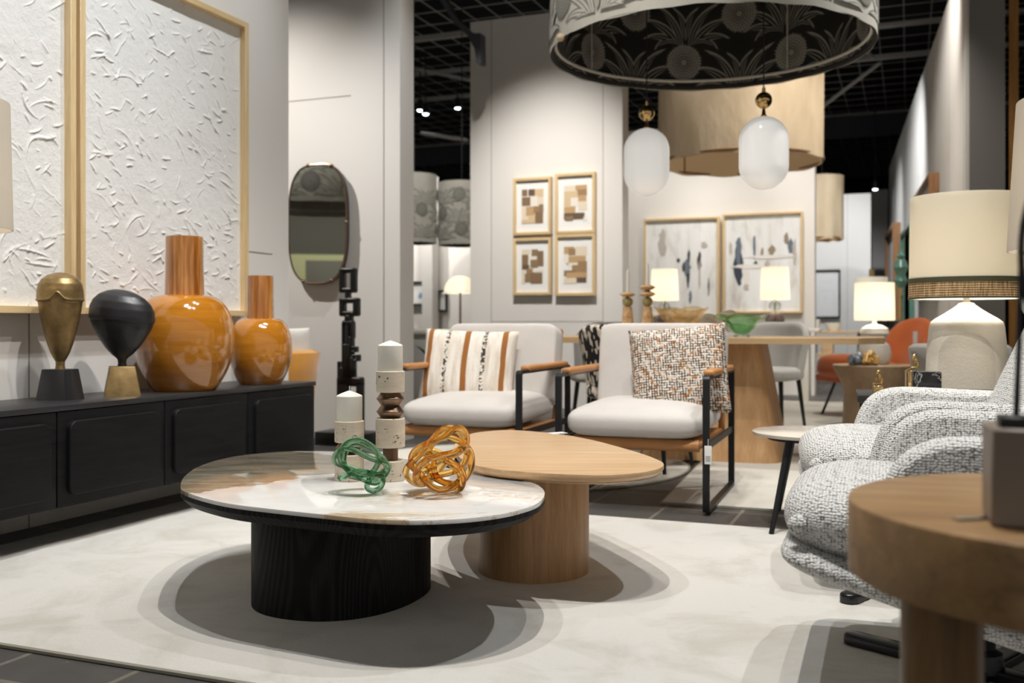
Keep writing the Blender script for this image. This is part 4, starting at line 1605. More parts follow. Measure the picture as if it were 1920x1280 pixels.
for k, (px, py, ww, hh) in enumerate(((1001, 387.5, 72, 107), (1081, 382, 75, 113), (1001, 500, 72, 107), (1081, 497, 75, 115))):
    # distance of the wall's face along this ray
    s_ = (px - 960) / FPX
    tt_ = (s_ * PW0.y - PW0.x) / (U.x - s_ * U.y)
    c = PW0 + U * tt_
    zc = H - (py - HY) / FPX * c.y
    wd, ht = ww * c.y / FPX / 0.95, hh * c.y / FPX
    t, yf = wall_frame((c.x + nP.x * 0.012, c.y + nP.y * 0.012, zc), -TH, wd, ht, 0.03, 0.05, labels[k], ('oak_frame', 'oak_frame_h'), group='patchwork prints')
    b = B()
    aw, ah = wd * 0.57, ht * 0.60
    for lay, (x0, z0, x1, z1, ci) in enumerate(prints[k]):
        b.mi = ci
        y = yf - 0.0006 - lay * 0.00025
        b.poly([(-aw / 2 + aw * x0, y, -ah / 2 + ah * z0), (-aw / 2 + aw * x1, y, -ah / 2 + ah * z0), (-aw / 2 + aw * x1, y, -ah / 2 + ah * z1), (-aw / 2 + aw * x0, y, -ah / 2 + ah * z1)])
    obj('artwork', b, ['art%d' % i for i in range(8)], [q for q in t.children if q.name.startswith('mount')][0], smooth=False)


def dining_pt(px):
    s_ = (px - 960) / FPX
    tt_ = (s_ * DW1.y - DW1.x) / (U.x - s_ * U.y)
    return DW1 + U * tt_


sets = ([(.58, .42, .05, .30, 0), (.60, .60, .03, .18, 0), (.57, .5, .08, .16, 1), (.74, .55, .04, .22, 2), (.74, .42, .02, .3, 3), (.46, .57, .04, .05, 0), (.55, .33, .05, .2, 5), (.1, .62, .04, .08, 5), (.86, .3, .02, .2, 1), (.62, .2, .03, .14, 1), (.8, .72, .07, .07, 3), (.25, .75, .08, .3, 3), (.44, .48, .05, .12, 5), (.53, .5, .03, .1, 2)],
        [(.20, .5, .09, .42, 0), (.2, .62, .06, .32, 1), (.21, .33, .05, .12, 0), (.4, .66, .03, .26, 1), (.42, .5, .04, .05, 0), (.62, .62, .06, .12, 4), (.5, .6, .03, .12, 4), (.85, .66, .05, .16, 1), (.9, .6, .04, .3, 3), (.3, .38, .06, .2, 5), (.56, .48, .05, .10, 3), (.1, .65, .03, .14, 3), (.30, .26, .05, .07, 3), (.35, .47, .34, .05, 5), (.62, .56, .5, .04, 5), (.8, .74, .05, .12, 4)])
for k, (xl, yt, xr, yt2, yb, lab) in enumerate(((1209, 411, 1350, 407, 594, 'left oak-framed pale abstract painting behind the dining table'), (1356, 403, 1506, 396, 587, 'right oak-framed pale abstract painting behind the dining table'))):
    a, c_ = dining_pt(xl), dining_pt(xr)
    c = (a + c_) / 2
    top = H - ((yt + yt2) / 2 - HY) / FPX * c.y
    bot = H - (yb - HY) / FPX * c.y
    wd, ht = (c_ - a).length, top - bot
    t, yf = wall_frame((c.x + nP.x * 0.012, c.y + nP.y * 0.012, (top + bot) / 2), -TH, wd, ht, 0.026, 0.05, lab, ('oak_frame', 'oak_frame_h'), name='abstract_painting', cat='painting', backm='abstract', group='abstract paintings')
    rnd = random.Random(5 + k)
    b = B()
    for lay, (x, z, sw, sh, ci) in enumerate(sets[k]):
        b.mi = ci
        pts = []
        for i in range(18):
            a_ = 2 * math.pi * i / 18
            jx = rnd.uniform(0.55, 1.1)
            pts.append((-wd / 2 + wd * (x + sw * 0.75 * math.cos(a_) * jx), yf - 0.0006 - lay * 0.0003, -ht / 2 + ht * (z + sh * 0.5 * math.sin(a_) * rnd.uniform(0.8, 1.05))))
        b.poly(pts)
    obj('brush_pattern', b, ['stroke%d' % i for i in range(6)], [q for q in t.children if q.name.startswith('mount')][0], smooth=False)

# ------------------------------------------------------------------ pendants and giant shades
def pendant(px, py, Y, label):
    X = (px - 960) / FPX * Y
    z = H - (py - HY) / FPX * Y
    t = thing('pendant_lamp', label, 'pendant lamp', (X, Y, z), 0, 'opal pendants over the dining table')
    r, hh = 0.143, 0.215
    pr = [(0, -hh)]
    for i in range(1, 13):
        a = math.pi / 2 * i / 12
        pr.append((r * math.sin(a), -hh + r * (1 - math.cos(a))))
    pr += [(r, 0.0)]
    for i in range(0, 13):
        a = math.pi / 2 * i / 12
        pr.append((r * math.cos(a), hh - r * (1 - math.sin(a))))
    pr += [(0, hh)]
    b = B(); b.lathe(pr, 56); obj('globe', b, 'opal', t, angle=80)
    b = B(); b.lathe([(0, hh), (0.022, hh), (0.012, hh + 0.012), (0.008, hh + 0.05)], 20); b.soft((0.098, 0.098, 0.098), (0, 0, hh + 0.095), 2, n=20)
    b.lathe([(0.012, hh + 0.14), (0.010, hh + 0.17), (0, hh + 0.17)], 16)
    obj('brass_ball', b, 'brass', t, angle=60)
    b = B(); b.tube([(0, 0, hh + 0.16), (0, 0, 4.9 - z)], 0.004, 6); obj('cord', b, 'black_metal', t)


pendant(1212.5, 304, 6.30, 'left opal glass pendant with a brass ball')
pendant(1432, 287, 5.85, 'right opal glass pendant with a brass ball')


def flower_print(b, rad, z0, z1, sign, scale, seed, arc=(0, 360)):
    """pompom flowers and long leaves lying on a drum, in two tones (material slots 1 and 2)"""
    rnd = random.Random(seed)
    circ = 2 * math.pi * rad

    def strip(la, lb, off, loop=False):
        """band of quads between two lines of surface points"""
        r = rad + sign * off
        bm = bmesh.new()
        f = lambda p: bm.verts.new((r * math.cos(p[0] / rad), r * math.sin(p[0] / rad), p[1]))
        va, vb = [f(p) for p in la], [f(p) for p in lb]
        n = len(la)
        for i in range(n if loop else n - 1):
            k = (i + 1) % n
            bm.faces.new((va[i], va[k], vb[k], vb[i]))
        b._take(bm)
    nf = int(circ / (0.62 * scale))
    step = circ / nf
    row = 0
    z = z0 + 0.16 * scale
    while z < z1 - 0.05:
        for k in range(nf):
            x = step * (k + (0.5 if row % 2 else 0.0)) + rnd.uniform(-0.03, 0.03)
            zz = z + rnd.uniform(-0.02, 0.02)
            R0 = 0.118 * scale
            # pompom: rows of jagged petals from the rim to the heart
            rows = [1.0, 0.82, 0.65, 0.48, 0.32, 0.17]
            for ri_, rr in enumerate(rows):
                n = max(8, int(36 * rr)) * 2
                nxt = rows[ri_ + 1] if ri_ + 1 < len(rows) else 0.001
                ph = ri_ * 0.5
                jag = [(1.0 + rnd.uniform(-0.04, 0.04)) if i % 2 else 0.86 for i in range(n)]
                ring_pts = lambda q, jg: [(x + R0 * q * (jg[i] if jg else 1) * math.cos(2 * math.pi * (i + ph) / n), zz + R0 * q * (jg[i] if jg else 1) * math.sin(2 * math.pi * (i + ph) / n) * 1.05) for i in range(n)]
                outer = ring_pts(rr, jag)
                midl = ring_pts(rr * 0.80, None)
                inner = ring_pts(nxt * 0.8, None)
                b.mi = 1
                strip(outer, midl, 0.002 + ri_ * 0.0006, True)
                b.mi = 2 if ri_ < 5 else 1
                strip(midl, inner, 0.002 + ri_ * 0.0006, True)
            # slim lily leaves between the flowers
            for s in (-1, 1):
                for j, (dx, L, ang, wf0) in enumerate(((0.02, 0.36, 74, 0.024), (0.04, 0.30, 52, 0.028), (0.05, 0.24, 24, 0.024), (0.0, 0.24, 88, 0.02), (0.06, 0.17, -8, 0.018))):
                    lx, lz = x + step * 0.5 + s * dx * scale, zz + (-0.20 + 0.015 * j) * scale
                    a = R(90 - s * (90 - ang))
                    for layer, (wf, mi) in enumerate(((wf0, 1), (wf0 * 0.70, 0), (wf0 * 0.12, 1))):
                        b.mi = mi
                        Ls = L * scale * (1.0 if layer == 0 else 0.93)
                        la, lb = [], []
                        for i in range(13):
                            f = i / 12
                            wv_ = wf * max(0.0, math.sin(math.pi * f ** 0.8)) ** 0.8 * scale
                            bend = s * 0.35 * f * f
                            ca, sa = math.cos(a - bend), math.sin(a - bend)
                            cl = lambda z_: min(max(z_, z0 + 0.004), z1 - 0.004)
                            la.append((lx + ca * f * Ls - sa * wv_, cl(lz + sa * f * Ls + ca * wv_)))
                            lb.append((lx + ca * f * Ls + sa * wv_, cl(lz + sa * f * Ls - ca * wv_)))
                        strip(la, lb, 0.0004 + layer * 0.0005 + j * 0.00015)
        z += 0.30 * scale
        row += 1
    b.mi = 0


MT['drum_out'] = woven('floral_drum_cloth', lin(176, 174, 164), lin(198, 196, 186), 200)
MT['drum_out1'] = plain('floral_drum_grey', lin(128, 128, 120), 0.9)
MT['drum_out2'] = plain('floral_drum_midgrey', lin(146, 146, 138), 0.9)
MT['drum_in'] = plain('floral_lining_black', lin(42, 41, 40), 0.85)
MT['drum_in1'] = plain('floral_lining_grey', lin(168, 166, 158), 0.9)
MT['drum_in2'] = plain('floral_lining_midgrey', lin(104, 102, 97), 0.9)
MT['rim_white'] = plain('shade_ring', lin(232, 230, 222), 0.6)


def floral_drum(c, rad, ht, label, scale=1.0, detail=True, seg=96, wob=0.004, seed=2, lining='drum_in'):
    t = thing('drum_shade', label, 'lamp shade', c, 0, 'giant floral drum shades')
    b = B()
    b.surf(lambda u, v: Vector(((rad + wob * math.sin(18 * math.pi * u + v * 3)) * math.cos(2 * math.pi * u), (rad + wob * math.sin(18 * math.pi * u + v * 3)) * math.sin(2 * math.pi * u), -0.03 * (1 - v) * (1 - v) + v * ht + 0.004 * math.sin(40 * math.pi * u) * (1 - v))), seg, 12, wrap_u=True)
    flower_print(b, rad + wob + 0.002, 0.03, ht, 1, scale, seed)
    obj('outer_cloth', b, ['drum_out', 'drum_out1', 'drum_out2'], t, smooth=True)
    b = B()
    ri = rad - 0.022
    b.surf(lambda u, v: Vector((ri * math.cos(2 * math.pi * u), ri * math.sin(2 * math.pi * u), -0.01 + v * ht)), seg, 6, wrap_u=True)
    if detail:
        flower_print(b, ri - 0.001, 0.0, ht, -1, scale, seed + 1)
    b.surf(lambda u, v: Vector(((ri + 0.02 * v) * math.cos(2 * math.pi * u), (ri + 0.02 * v) * math.sin(2 * math.pi * u), -0.012 - 0.012 * v)), seg, 2, wrap_u=True)
    ln = obj('lining', b, [lining, 'drum_in1', 'drum_in2'], t, smooth=True)
    b = B(); b.tube([((ri - 0.012) * math.cos(2 * math.pi * i / seg), (ri - 0.012) * math.sin(2 * math.pi * i / seg), 0.035) for i in range(seg)], 0.011, 6, closed=True)
    for k in range(4):
        a = R(45 + 90 * k)
        b.tube([((ri - 0.012) * math.cos(a), (ri - 0.012) * math.sin(a), 0.035), ((ri - 0.012) * math.cos(a), (ri - 0.012) * math.sin(a), ht)], 0.005, 5)
    obj('wire_ring', b, 'rim_white', ln)
    b = B(); b.lathe([(0, ht - 0.01), (rad - 0.03, ht - 0.01), (rad - 0.03, ht), (0, ht)], 48); obj('top_cover', b, lining, t)
    b = B(); b.tube([(0, 0, ht - 0.005), (0, 0, 5.7 - c[2])], 0.006, 6); obj('cord', b, 'black_metal', t)
    return t


fd = floral_drum((1.285, 6.50, 2.625), 1.035, 1.1, 'giant floral drum shade with a black lining over the dining table', 1.15)
b = B(); b.soft((0.05, 0.04, 0.05), (-0.985, -0.36, -0.03), 2, n=8)
obj('loose_thread', b, 'linen', fd)


def linen_drum(px, yb, Y, rad, ht, label):
    X = (px - 960) / FPX * Y
    z = H - (yb - HY) / FPX * Y
    t = thing('drum_shade', label, 'lamp shade', (X, Y, z), 0, 'giant beige drum shades')
    f = lambda r_: (lambda u, v: Vector(((r_ + 0.012 * math.sin(14 * math.pi * u) * (1 - v)) * math.cos(2 * math.pi * u), (r_ + 0.012 * math.sin(14 * math.pi * u) * (1 - v)) * math.sin(2 * math.pi * u), -0.02 * (1 - v) + 0.008 * math.sin(22 * math.pi * u) * (1 - v) + v * ht)))
    b = B(); b.surf(f(rad), 72, 14, wrap_u=True); obj('outer_cloth', b, 'linen', t, angle=80)
    b = B(); b.surf(f(rad - 0.015), 72, 14, wrap_u=True); obj('lining', b, 'linen_in', t, angle=80)
    b = B(); b.tube([((rad - 0.008) * math.cos(2 * math.pi * i / 72), (rad - 0.008) * math.sin(2 * math.pi * i / 72), 0.004) for i in range(72)], 0.012, 6, closed=True)
    b.tube([(-rad * 0.55, rad * 0.8, 0), (-rad * 0.55, rad * 0.8, ht)], 0.006, 5)
    obj('wire_ring', b, 'walnut', t)
    b = B(); b.lathe([(0, ht - 0.01), (rad - 0.02, ht - 0.01), (rad - 0.02, ht), (0, ht)], 48); obj('top_cover', b, 'linen_in', t)
    bulb((X, Y, z + ht * 0.55), 5, 0.08)
    b = B(); b.tube([(0, 0, ht - 0.005), (0, 0, 5.7 - z)], 0.006, 6); obj('cord', b, 'black_metal', t)


linen_drum(1388, 305, 9.9, 0.80, 1.15, 'giant beige linen drum shade behind the opal pendants')
linen_drum(1541, 448, 15.2, 0.32, 0.95, 'smaller beige linen drum shade beyond the dining wall')
for px, yb, Y, rad, ht, lab, sd in ((777, 452, 13.0, 0.29, 0.86, 'floral drum shade at the left of the gap, cut by the mirror wall', 4), (866, 456, 12.6, 0.30, 0.76, 'floral drum shade at the right of the gap, cut by the picture wall', 6)):
    X = (px - 960) / FPX * Y
    floral_drum((X, Y, H - (yb - HY) / FPX * Y), rad, ht, lab, 0.75, False, 48, 0.003, sd)


# ------------------------------------------------------------------ background beyond the dining table
# console table with two glass lamps under the abstract paintings
cc = at(1345, 700, 11.1)
t = thing('console_table', 'narrow pale console below the abstract paintings', 'console table', (cc.x, cc.y, 0), -TH)
b = B(); b.box((0, 0, 0.77), (2.2, 0.36, 0.04), 0.004); obj('top', b, 'white_ceramic', t)
for s in (-1, 1):
    b = B(); b.box((s * 0.95, 0, 0.375), (0.08, 0.32, 0.75), 0.004); obj('leg', b, 'white_ceramic', t)


def glass_lamp(px, label, Y):
    X = (px - 960) / FPX * Y
    t = thing('table_lamp', label, 'lamp', (X, Y, 0.79), 0, 'glass lamps below the abstract paintings')
    b = B(); b.soft((0.20, 0.20, 0.17), (0, 0, 0.085), 2.3, n=16); obj('glass_base', b, 'mauve_glass', t, angle=80)
    b = B(); b.soft((0.13, 0.13, 0.13), (0, 0, 0.24), 2.2, n=12); obj('glass_neck', b, 'clear_glass', t, angle=80)
    b = B(); b.tube([(0, 0, 0.0), (0, 0, 0.42)], 0.008, 8); obj('stem', b, 'brass', t)
    b = B(); b.lathe([(0.145, 0.665), (0.16, 0.315), (0.156, 0.315), (0.141, 0.665), (0.145, 0.665)], 40); obj('lamp_shade', b, 'shade_lit', t)
    bulb((X, Y, 0.79 + 0.47), 8, 0.04)


glass_lamp(1246, 'lit lamp with a purple glass base before the left abstract painting', 11.25)
glass_lamp(1453, 'lit lamp with a purple glass base before the right abstract painting', 10.85)

# flared wooden side table with the gourd lamp and two crystals
P = Vector(((1637 - 960) / FPX * 8.0, 8.0, 0.011))
t = thing('side_table', 'flared round brown side table before the orange chair', 'side table', P)
b = B(); b.lathe([(0, 0.0), (0.235, 0.0), (0.235, 0.02), (0.225, 0.28), (0.25, 0.36), (0.31, 0.475), (0.312, 0.49), (0.305, 0.495), (0, 0.495)], 56)
obj('body', b, 'tulip', t, angle=30)
zt = 0.506
g = thing('table_lamp', 'lit cream lamp with a gourd base on the flared side table', 'lamp', (P.x + 0.04, P.y + 0.08, zt))
b = B(); b.lathe([(0, 0), (0.10, 0.0), (0.125, 0.04), (0.13, 0.10), (0.115, 0.16), (0.075, 0.19), (0.09, 0.21), (0.115, 0.25), (0.105, 0.29), (0.06, 0.315), (0.02, 0.325), (0.015, 0.38), (0, 0.38)], 40)
obj('base', b, 'white_ceramic', g)
b = B(); b.lathe([(0.153, 0.66), (0.158, 0.355), (0.154, 0.355), (0.149, 0.66), (0.153, 0.66)], 44); obj('lamp_shade', b, 'shade_lit', g)
bulb((P.x + 0.04, P.y + 0.08, zt + 0.5), 7, 0.04)


def crystal(px, py, Y, sz, mat, label, seed):
    rnd = random.Random(seed)
    X = (px - 960) / FPX * Y
    b = B()
    for k in range(9):
        a = rnd.uniform(0, 6.28)
        d = Vector((rnd.uniform(-0.4, 0.4), rnd.uniform(-0.4, 0.4), rnd.uniform(0.35, 0.75))) * sz
        b.box(d, (sz * rnd.uniform(0.35, 0.6), sz * rnd.uniform(0.3, 0.5), sz * rnd.uniform(0.4, 0.7)), 0.004, 1, rot=(rnd.uniform(-0.8, 0.8), rnd.uniform(-0.8, 0.8), a))
    b.box((0, 0, sz * 0.15), (sz * 0.8, sz * 0.7, sz * 0.3), 0.006, 1)
    tag(obj('crystal_cluster', b, mat, smooth=False, loc=(X, Y, zt)), label, 'ornament', 'crystal clusters on the side table')


crystal(1603, 668, 7.86, 0.10, ['rock_grey'], 'grey crystal cluster on the flared side table', 1)
crystal(1627, 668, 7.82, 0.11, ['rock_gold'], 'gold and white crystal cluster beside the gourd lamp', 2)

# orange leather wing chair
OC = Vector(((1630 - 960) / FPX * 9.0, 9.0, 0.011))
t = thing('lounge_chair', 'orange leather lounge chair behind the flared side table', 'armchair', OC, R(-72))
b = B(); b.soft((0.62, 0.64, 0.25), (0, -0.12, 0.41), 3.2, rot=(R(-8), 0, 0)); obj('seat', b, 'orange', t, angle=80)


def wingback(off):
    def fn(u, v):
        a = R(-78) + R(156) * u
        z = 0.36 + 0.50 * v
        r = 0.36 + 0.03 * v - off
        e = (abs(u - 0.5) * 2) ** 2.5
        return Vector((r * math.sin(a), r * math.cos(a) * 0.8 + 0.26 * v, z - e * 0.36 * v))
    return fn


b = B(); o_, i_ = wingback(0), wingback(0.07)
b.surf(o_, 44, 18, recalc=False); b.surf(lambda u, v: i_(u, 1 - v), 44, 18, recalc=False)
b.surf(lambda u, v: o_(u, 1).lerp(i_(u, 1), v) + Vector((0, 0, 0.02 * math.sin(math.pi * v))), 44, 5, recalc=False)
b.surf(lambda u, v: o_(0, u).lerp(i_(0, u), v), 18, 2, recalc=False); b.surf(lambda u, v: o_(1, u).lerp(i_(1, u), v), 18, 2, recalc=False)
b.surf(lambda u, v: o_(u, 0).lerp(i_(u, 0), v), 44, 2, recalc=False)
bmesh.ops.remove_doubles(b.bm, verts=b.bm.verts[:], dist=1e-4); bmesh.ops.recalc_face_normals(b.bm, faces=b.bm.faces[:])
obj('backrest', b, 'orange', t, angle=80)
b = B(); b.box((0, -0.1, 0.335), (0.56, 0.56, 0.07), 0.02, 2); obj('seat_base', b, 'orange', t)
for sx_, sy_ in ((-1, -1), (1, -1), (1, 1), (-1, 1)):
    b = B(); b.tube([(sx_ * 0.16, sy_ * 0.16 - 0.08, 0.31), (sx_ * 0.24, sy_ * 0.25 - 0.08, 0.0)], 0.012, 8); obj('leg', b, 'black_metal', t)
b = B(); b.box((0, 0, 0), (0.035, 0.004, 0.10), 0.001, 1)
p = at(1716, 632, 8.72)
tag(obj('price_tag', b, 'card', loc=p, rotz=R(-20)), 'white tag on the orange chair wing', 'tag')

# pale tall lamp behind, grey curved chair, framed line drawing, shelf with bowls
p = at(1634, 560, 12.0)
t = thing('floor_lamp', 'unlit pale drum lamp just behind the lit gourd lamp', 'lamp', (p.x, p.y, 0))
b = B(); b.lathe([(0, 0), (0.14, 0), (0.14, 0.02), (0.02, 0.03), (0.015, 0.95), (0, 0.95)], 24); obj('stand', b, 'white_ceramic', t)
b = B(); b.lathe([(0.185, 1.40), (0.195, 0.90), (0.191, 0.90), (0.181, 1.40), (0.185, 1.40)], 40); obj('lamp_shade', b, 'shade_pale', t)
b = B(); b.tube([(0, 0, 1.38), (0, 0, 1.5)], 0.03, 10); obj('finial', b, 'brass', t)

p = Vector(((1800 - 960) / FPX * 6.4, 6.4, 0.0))
t = thing('tub_chair', 'pale grey curved tub chair behind the ceramic lamp', 'chair', p, R(20))
b = B(); b.surf(tub(0.26, 0.10, 0.70, 0.06, 120, 0.05), 56, 17); obj('shell', b, 'grey_chair', t, angle=70)
b = B(); b.soft((0.44, 0.44, 0.14), (0.02, 0, 0.40), 3); obj('seat', b, 'grey_chair', t)
b = B(); b.lathe([(0, 0), (0.22, 0), (0.22, 0.015), (0.03, 0.03), (0.03, 0.34), (0, 0.34)], 28); obj('pedestal', b, 'black_metal', t)

# far wall picture
wf = Vector((6.45, 17.9, 0))
s_ = (1549 - 960) / FPX
tt_ = (s_ * wf.y - wf.x) / (U.x - s_ * U.y)
c = wf + U * tt_
t, yf = wall_frame((c.x + nP.x * 0.02, c.y + nP.y * 0.02, H + 59 / FPX * c.y), -TH, 0.50, 0.88, 0.03, 0.05, 'pale drawing in a thin dark frame on the far wall', ('black_metal', 'black_metal'))
b = B()
for x0, z0, x1, z1 in ((-.1, .22, .12, .23), (-.14, .05, .14, .06), (-.14, -.2, -.13, .06), (.13, -.2, .14, .06), (-.02, -.05, .0, -.1)):
    b.poly([(x0, yf - 0.001, z0), (x1, yf - 0.001, z0), (x1, yf - 0.001, z1), (x0, yf - 0.001, z1)])
obj('line_drawing', b, 'art6', t, smooth=False)
# shelf unit with white bowls
p = at(1545, 680, 14.3)
t = thing('shelf_unit', 'low open shelf unit of pale wood beyond the dining wall', 'shelf', (p.x, p.y, 0), -TH)
for z in (0.72, 0.40, 0.12):
    b = B(); b.box((0, 0, z), (1.0, 0.4, 0.04), 0.003); obj('shelf', b, 'oak_dining', t)
for s in (-1, 1):
    b = B(); b.box((s * 0.48, 0, 0.37), (0.04, 0.4, 0.72), 0.003); obj('upright', b, 'black_metal', t)
for dx, w1, h1, lab in ((-0.14, 0.16, 0.17, 'white pot at the left on the low shelf unit'), (0.13, 0.22, 0.12, 'wide white bowl at the right on the low shelf unit')):
    q = Vector((p.x, p.y, 0)) + U * dx
    b = B(); b.lathe([(0, 0), (w1 * 0.35, 0), (w1 * 0.5, h1 * 0.5), (w1 * 0.55, h1), (w1 * 0.5, h1), (w1 * 0.42, h1 * 0.4), (0, h1 * 0.2)], 28)
    tag(obj('bowl', b, 'white_ceramic', loc=(q.x, q.y, 0.74)), lab, 'bowl', 'white pots on the shelf unit')
for k, (dx, w1, h1, mt_, lab) in enumerate(((-0.2, 0.2, 0.22, 'walnut', 'brown box on the middle board of the shelf unit'), (0.05, 0.16, 0.2, 'oak_dining', 'pale wooden box on the middle board of the shelf unit'))):
    q = Vector((p.x, p.y, 0)) + U * dx
    b = B(); b.box((0, 0, h1 / 2), (w1, 0.24, h1), 0.01)
    b.mi = 0
    tag(obj('storage_box', b, mt_, loc=(q.x, q.y, 0.42), rotz=-TH), lab, 'box', 'boxes on the shelf unit')

# pictures and mirror on the right wall
dRv = -dR          # away from the camera
nR = Vector((-dRv.y, dRv.x, 0))   # out of the wall, to the left
rotR = math.atan2(-dRv.y, -dRv.x)


def right_wall_frame(Yn, Yf, zb, zt_, fw, dp, mats, label, backm, name='framed_picture', cat='picture'):
    pn = Vector((1.106 + 0.323 * Yn, Yn, 0)); pf = Vector((1.106 + 0.323 * Yf, Yf, 0))
    c = (pn + pf) / 2 + nR * 0.004
    return wall_frame((c.x, c.y, (zb + zt_) / 2), rotR, (pn - pf).length, zt_ - zb, fw, dp, label, mats, name=name, cat=cat, backm=backm)


right_wall_frame(10.4, 12.9, 1.15, 2.42, 0.04, 0.10, ('walnut', 'walnut'), 'large walnut-framed pale picture high on the right wall', 'abstract')
right_wall_frame(16.4, 18.9, 0.9, 2.52, 0.06, 0.12, ('walnut', 'walnut'), 'walnut-framed pale picture at the far end of the right wall', 'abstract')
right_wall_frame(13.6, 15.6, 0.7, 2.25, 0.05, 0.06, ('green_ceramic', 'green_ceramic'), 'tall mirror in a dark green frame on the right wall', 'mirror', 'wall_mirror', 'mirror')
p = at(1689, 560, 12.0)
t = thing('gourd_sculpture', 'green glazed stacked gourds on a slim stand by the right wall', 'sculpture', (p.x, p.y, 0))
b = B(); b.lathe([(0, 0), (0.13, 0), (0.13, 0.02), (0.02, 0.04), (0.016, 1.28), (0, 1.28)], 24); obj('stand', b, 'brass', t)
b = B(); b.lathe([(0, 1.27), (0.04, 1.28), (0.075, 1.36), (0.05, 1.43), (0.055, 1.45), (0.085, 1.52), (0.06, 1.60), (0.03, 1.62), (0.05, 1.66), (0.0, 1.72)], 28); obj('gourds', b, 'green_ceramic', t)

# the gap between mirror wall and picture wall
g0 = Vector((-0.97, 14, 0))
for px, py, w1, h1, lab, kk in ((789, 550, 0.32, 0.34, 'blue-flecked print in a black frame, seen in the gap', 0), (832, 564, 0.14, 0.30, 'narrow black-framed print right of the pillar in the gap', 1)):
    s_ = (px - 960) / FPX
    tt_ = (s_ * g0.y - g0.x) / (U.x - s_ * U.y)
    c = g0 + U * tt_
    t, yf = wall_frame((c.x + nP.x * 0.015, c.y + nP.y * 0.015, H - (py - HY) / FPX * c.y), -TH, w1, h1, 0.025, 0.04, lab, ('black_metal', 'black_metal'), group='black-framed prints in the gap')
    if kk == 0:
        b = B()
        for x, z, r_ in ((0.02, -0.03, 0.035), (0.06, 0.06, 0.022), (0.0, -0.05, 0.02)):
            b.poly([(x + r_ * math.cos(a), yf - 0.001 - r_ * 0.01, z + r_ * 1.1 * math.sin(a)) for a in [2 * math.pi * i / 12 for i in range(12)]])
        obj('blue_blots', b, 'blue_print', t, smooth=False)
p = at(863, 610, 11.6)
t = thing('floor_lamp', 'white dome-shaded floor lamp in the gap beside the picture wall', 'lamp', (p.x, p.y, 0))
b = B(); b.lathe([(0, 0), (0.13, 0), (0.13, 0.02), (0.015, 0.03), (0.012, 1.24), (0, 1.24)], 24); obj('stand', b, 'bronze_dark', t)
b = B()
pr = [(0.19 * max(0.0, math.sin(math.pi / 2 * i / 10)) ** 0.9, 1.21 + 0.19 * math.cos(math.pi / 2 * i / 10)) for i in range(11)] + [(0.22, 1.195), (0.215, 1.195)] + [(0.18 * max(0.0, math.sin(math.pi / 2 * i / 10)) ** 0.9, 1.20 + 0.185 * math.cos(math.pi / 2 * i / 10)) for i in range(10, -1, -1)]
b.lathe(pr, 36); obj('lamp_shade', b, 'shade_lit', t, angle=70)
bulb((p.x, p.y, 1.28), 6, 0.03)
p = at(830, 640, 9.2)
t = thing('potted_plant', 'green leafy plant behind the left armchair pillow', 'plant', (p.x, p.y, 0))
b = B(); b.lathe([(0, 0), (0.12, 0), (0.15, 0.35), (0.14, 0.35), (0.13, 0.30), (0, 0.30)], 28); obj('pot', b, 'white_ceramic', t)
rnd = random.Random(4)
for k in range(9):
    a = R(40 * k + rnd.uniform(-12, 12))
    L = rnd.uniform(0.38, 0.55)
    b = B()

    def leaf(u, v, a=a, L=L, tw=rnd.uniform(0.25, 0.6)):
        s_ = u
        r_ = L * s_ * tw
        z = 0.30 + L * (s_ - 0.35 * s_ * s_) * 1.0
        wv_ = 0.045 * math.sin(math.pi * min(1, s_ * 0.97 + 0.03)) ** 0.8 * (v - 0.5) * 2
        return Vector((r_ * math.cos(a) - wv_ * math.sin(a), r_ * math.sin(a) + wv_ * math.cos(a), z + 0.3 * abs(wv_)))
    b.surf(leaf, 12, 5)
    o = obj('leaf', b, 'leaf', t, angle=80)
    sm_ = o.modifiers.new('thick', 'SOLIDIFY'); sm_.thickness = 0.002
# white low cabinet seen in the gap under the drums
p = at(800, 700, 9.9)
t = thing('low_cabinet', 'white-topped grey cabinet in the gap left of the striped pillow', 'cabinet', (p.x - 0.25, p.y, 0), -TH)
b = B(); b.box((0, 0, 0.38), (0.9, 0.45, 0.72), 0.01); obj('body', b, 'grey_chair', t)
b = B(); b.box((0, 0, 0.76), (0.95, 0.5, 0.05), 0.01); obj('top', b, 'white_ceramic', t)

# ------------------------------------------------------------------ big ceramic lamp, its table and the bookends
LP = Vector(((1812 - 960) / FPX * 4.1, 4.1, 0))
t = thing('lamp_table', 'low black side table hidden behind the lounge chairs, carrying the ceramic lamp', 'side table', (LP.x - 0.06, LP.y - 0.06, 0.012), R(-18))
b = B(); b.box((0, 0, 0.515), (0.78, 0.40, 0.03), 0.004); obj('top', b, 'black_oak_top', t)
for sx_, sy_ in ((-1, -1), (1, -1), (1, 1), (-1, 1)):
    b = B(); b.box((sx_ * 0.36, sy_ * 0.17, 0.25), (0.03, 0.03, 0.5), 0.002); obj('leg', b, 'black_metal', t)
zl = 0.543
t = thing('table_lamp', 'large chalky ceramic lamp with a cream shade and raffia band', 'lamp', (LP.x, LP.y, zl), R(-24.5))
ky = 4.1 / FPX
b = B()


def zz(y):
    return H - (y - HY) * ky - zl


prof = [(0, 0), (0.155, 0), (0.160, 0.006), (0.160, 0.02), (0.149, zz(640)), (0.143, zz(612)), (0.136, zz(603)), (0.118, zz(597)), (0.085, zz(588)), (0.052, zz(578)), (0.036, zz(572)), (0.033, zz(571)), (0.033, zz(569)), (0.014, zz(566)), (0.011, zz(556)), (0, zz(556))]
b.lathe(prof, 72)
base_ = obj('base', b, 'ceramic', t, angle=40)
b = B()


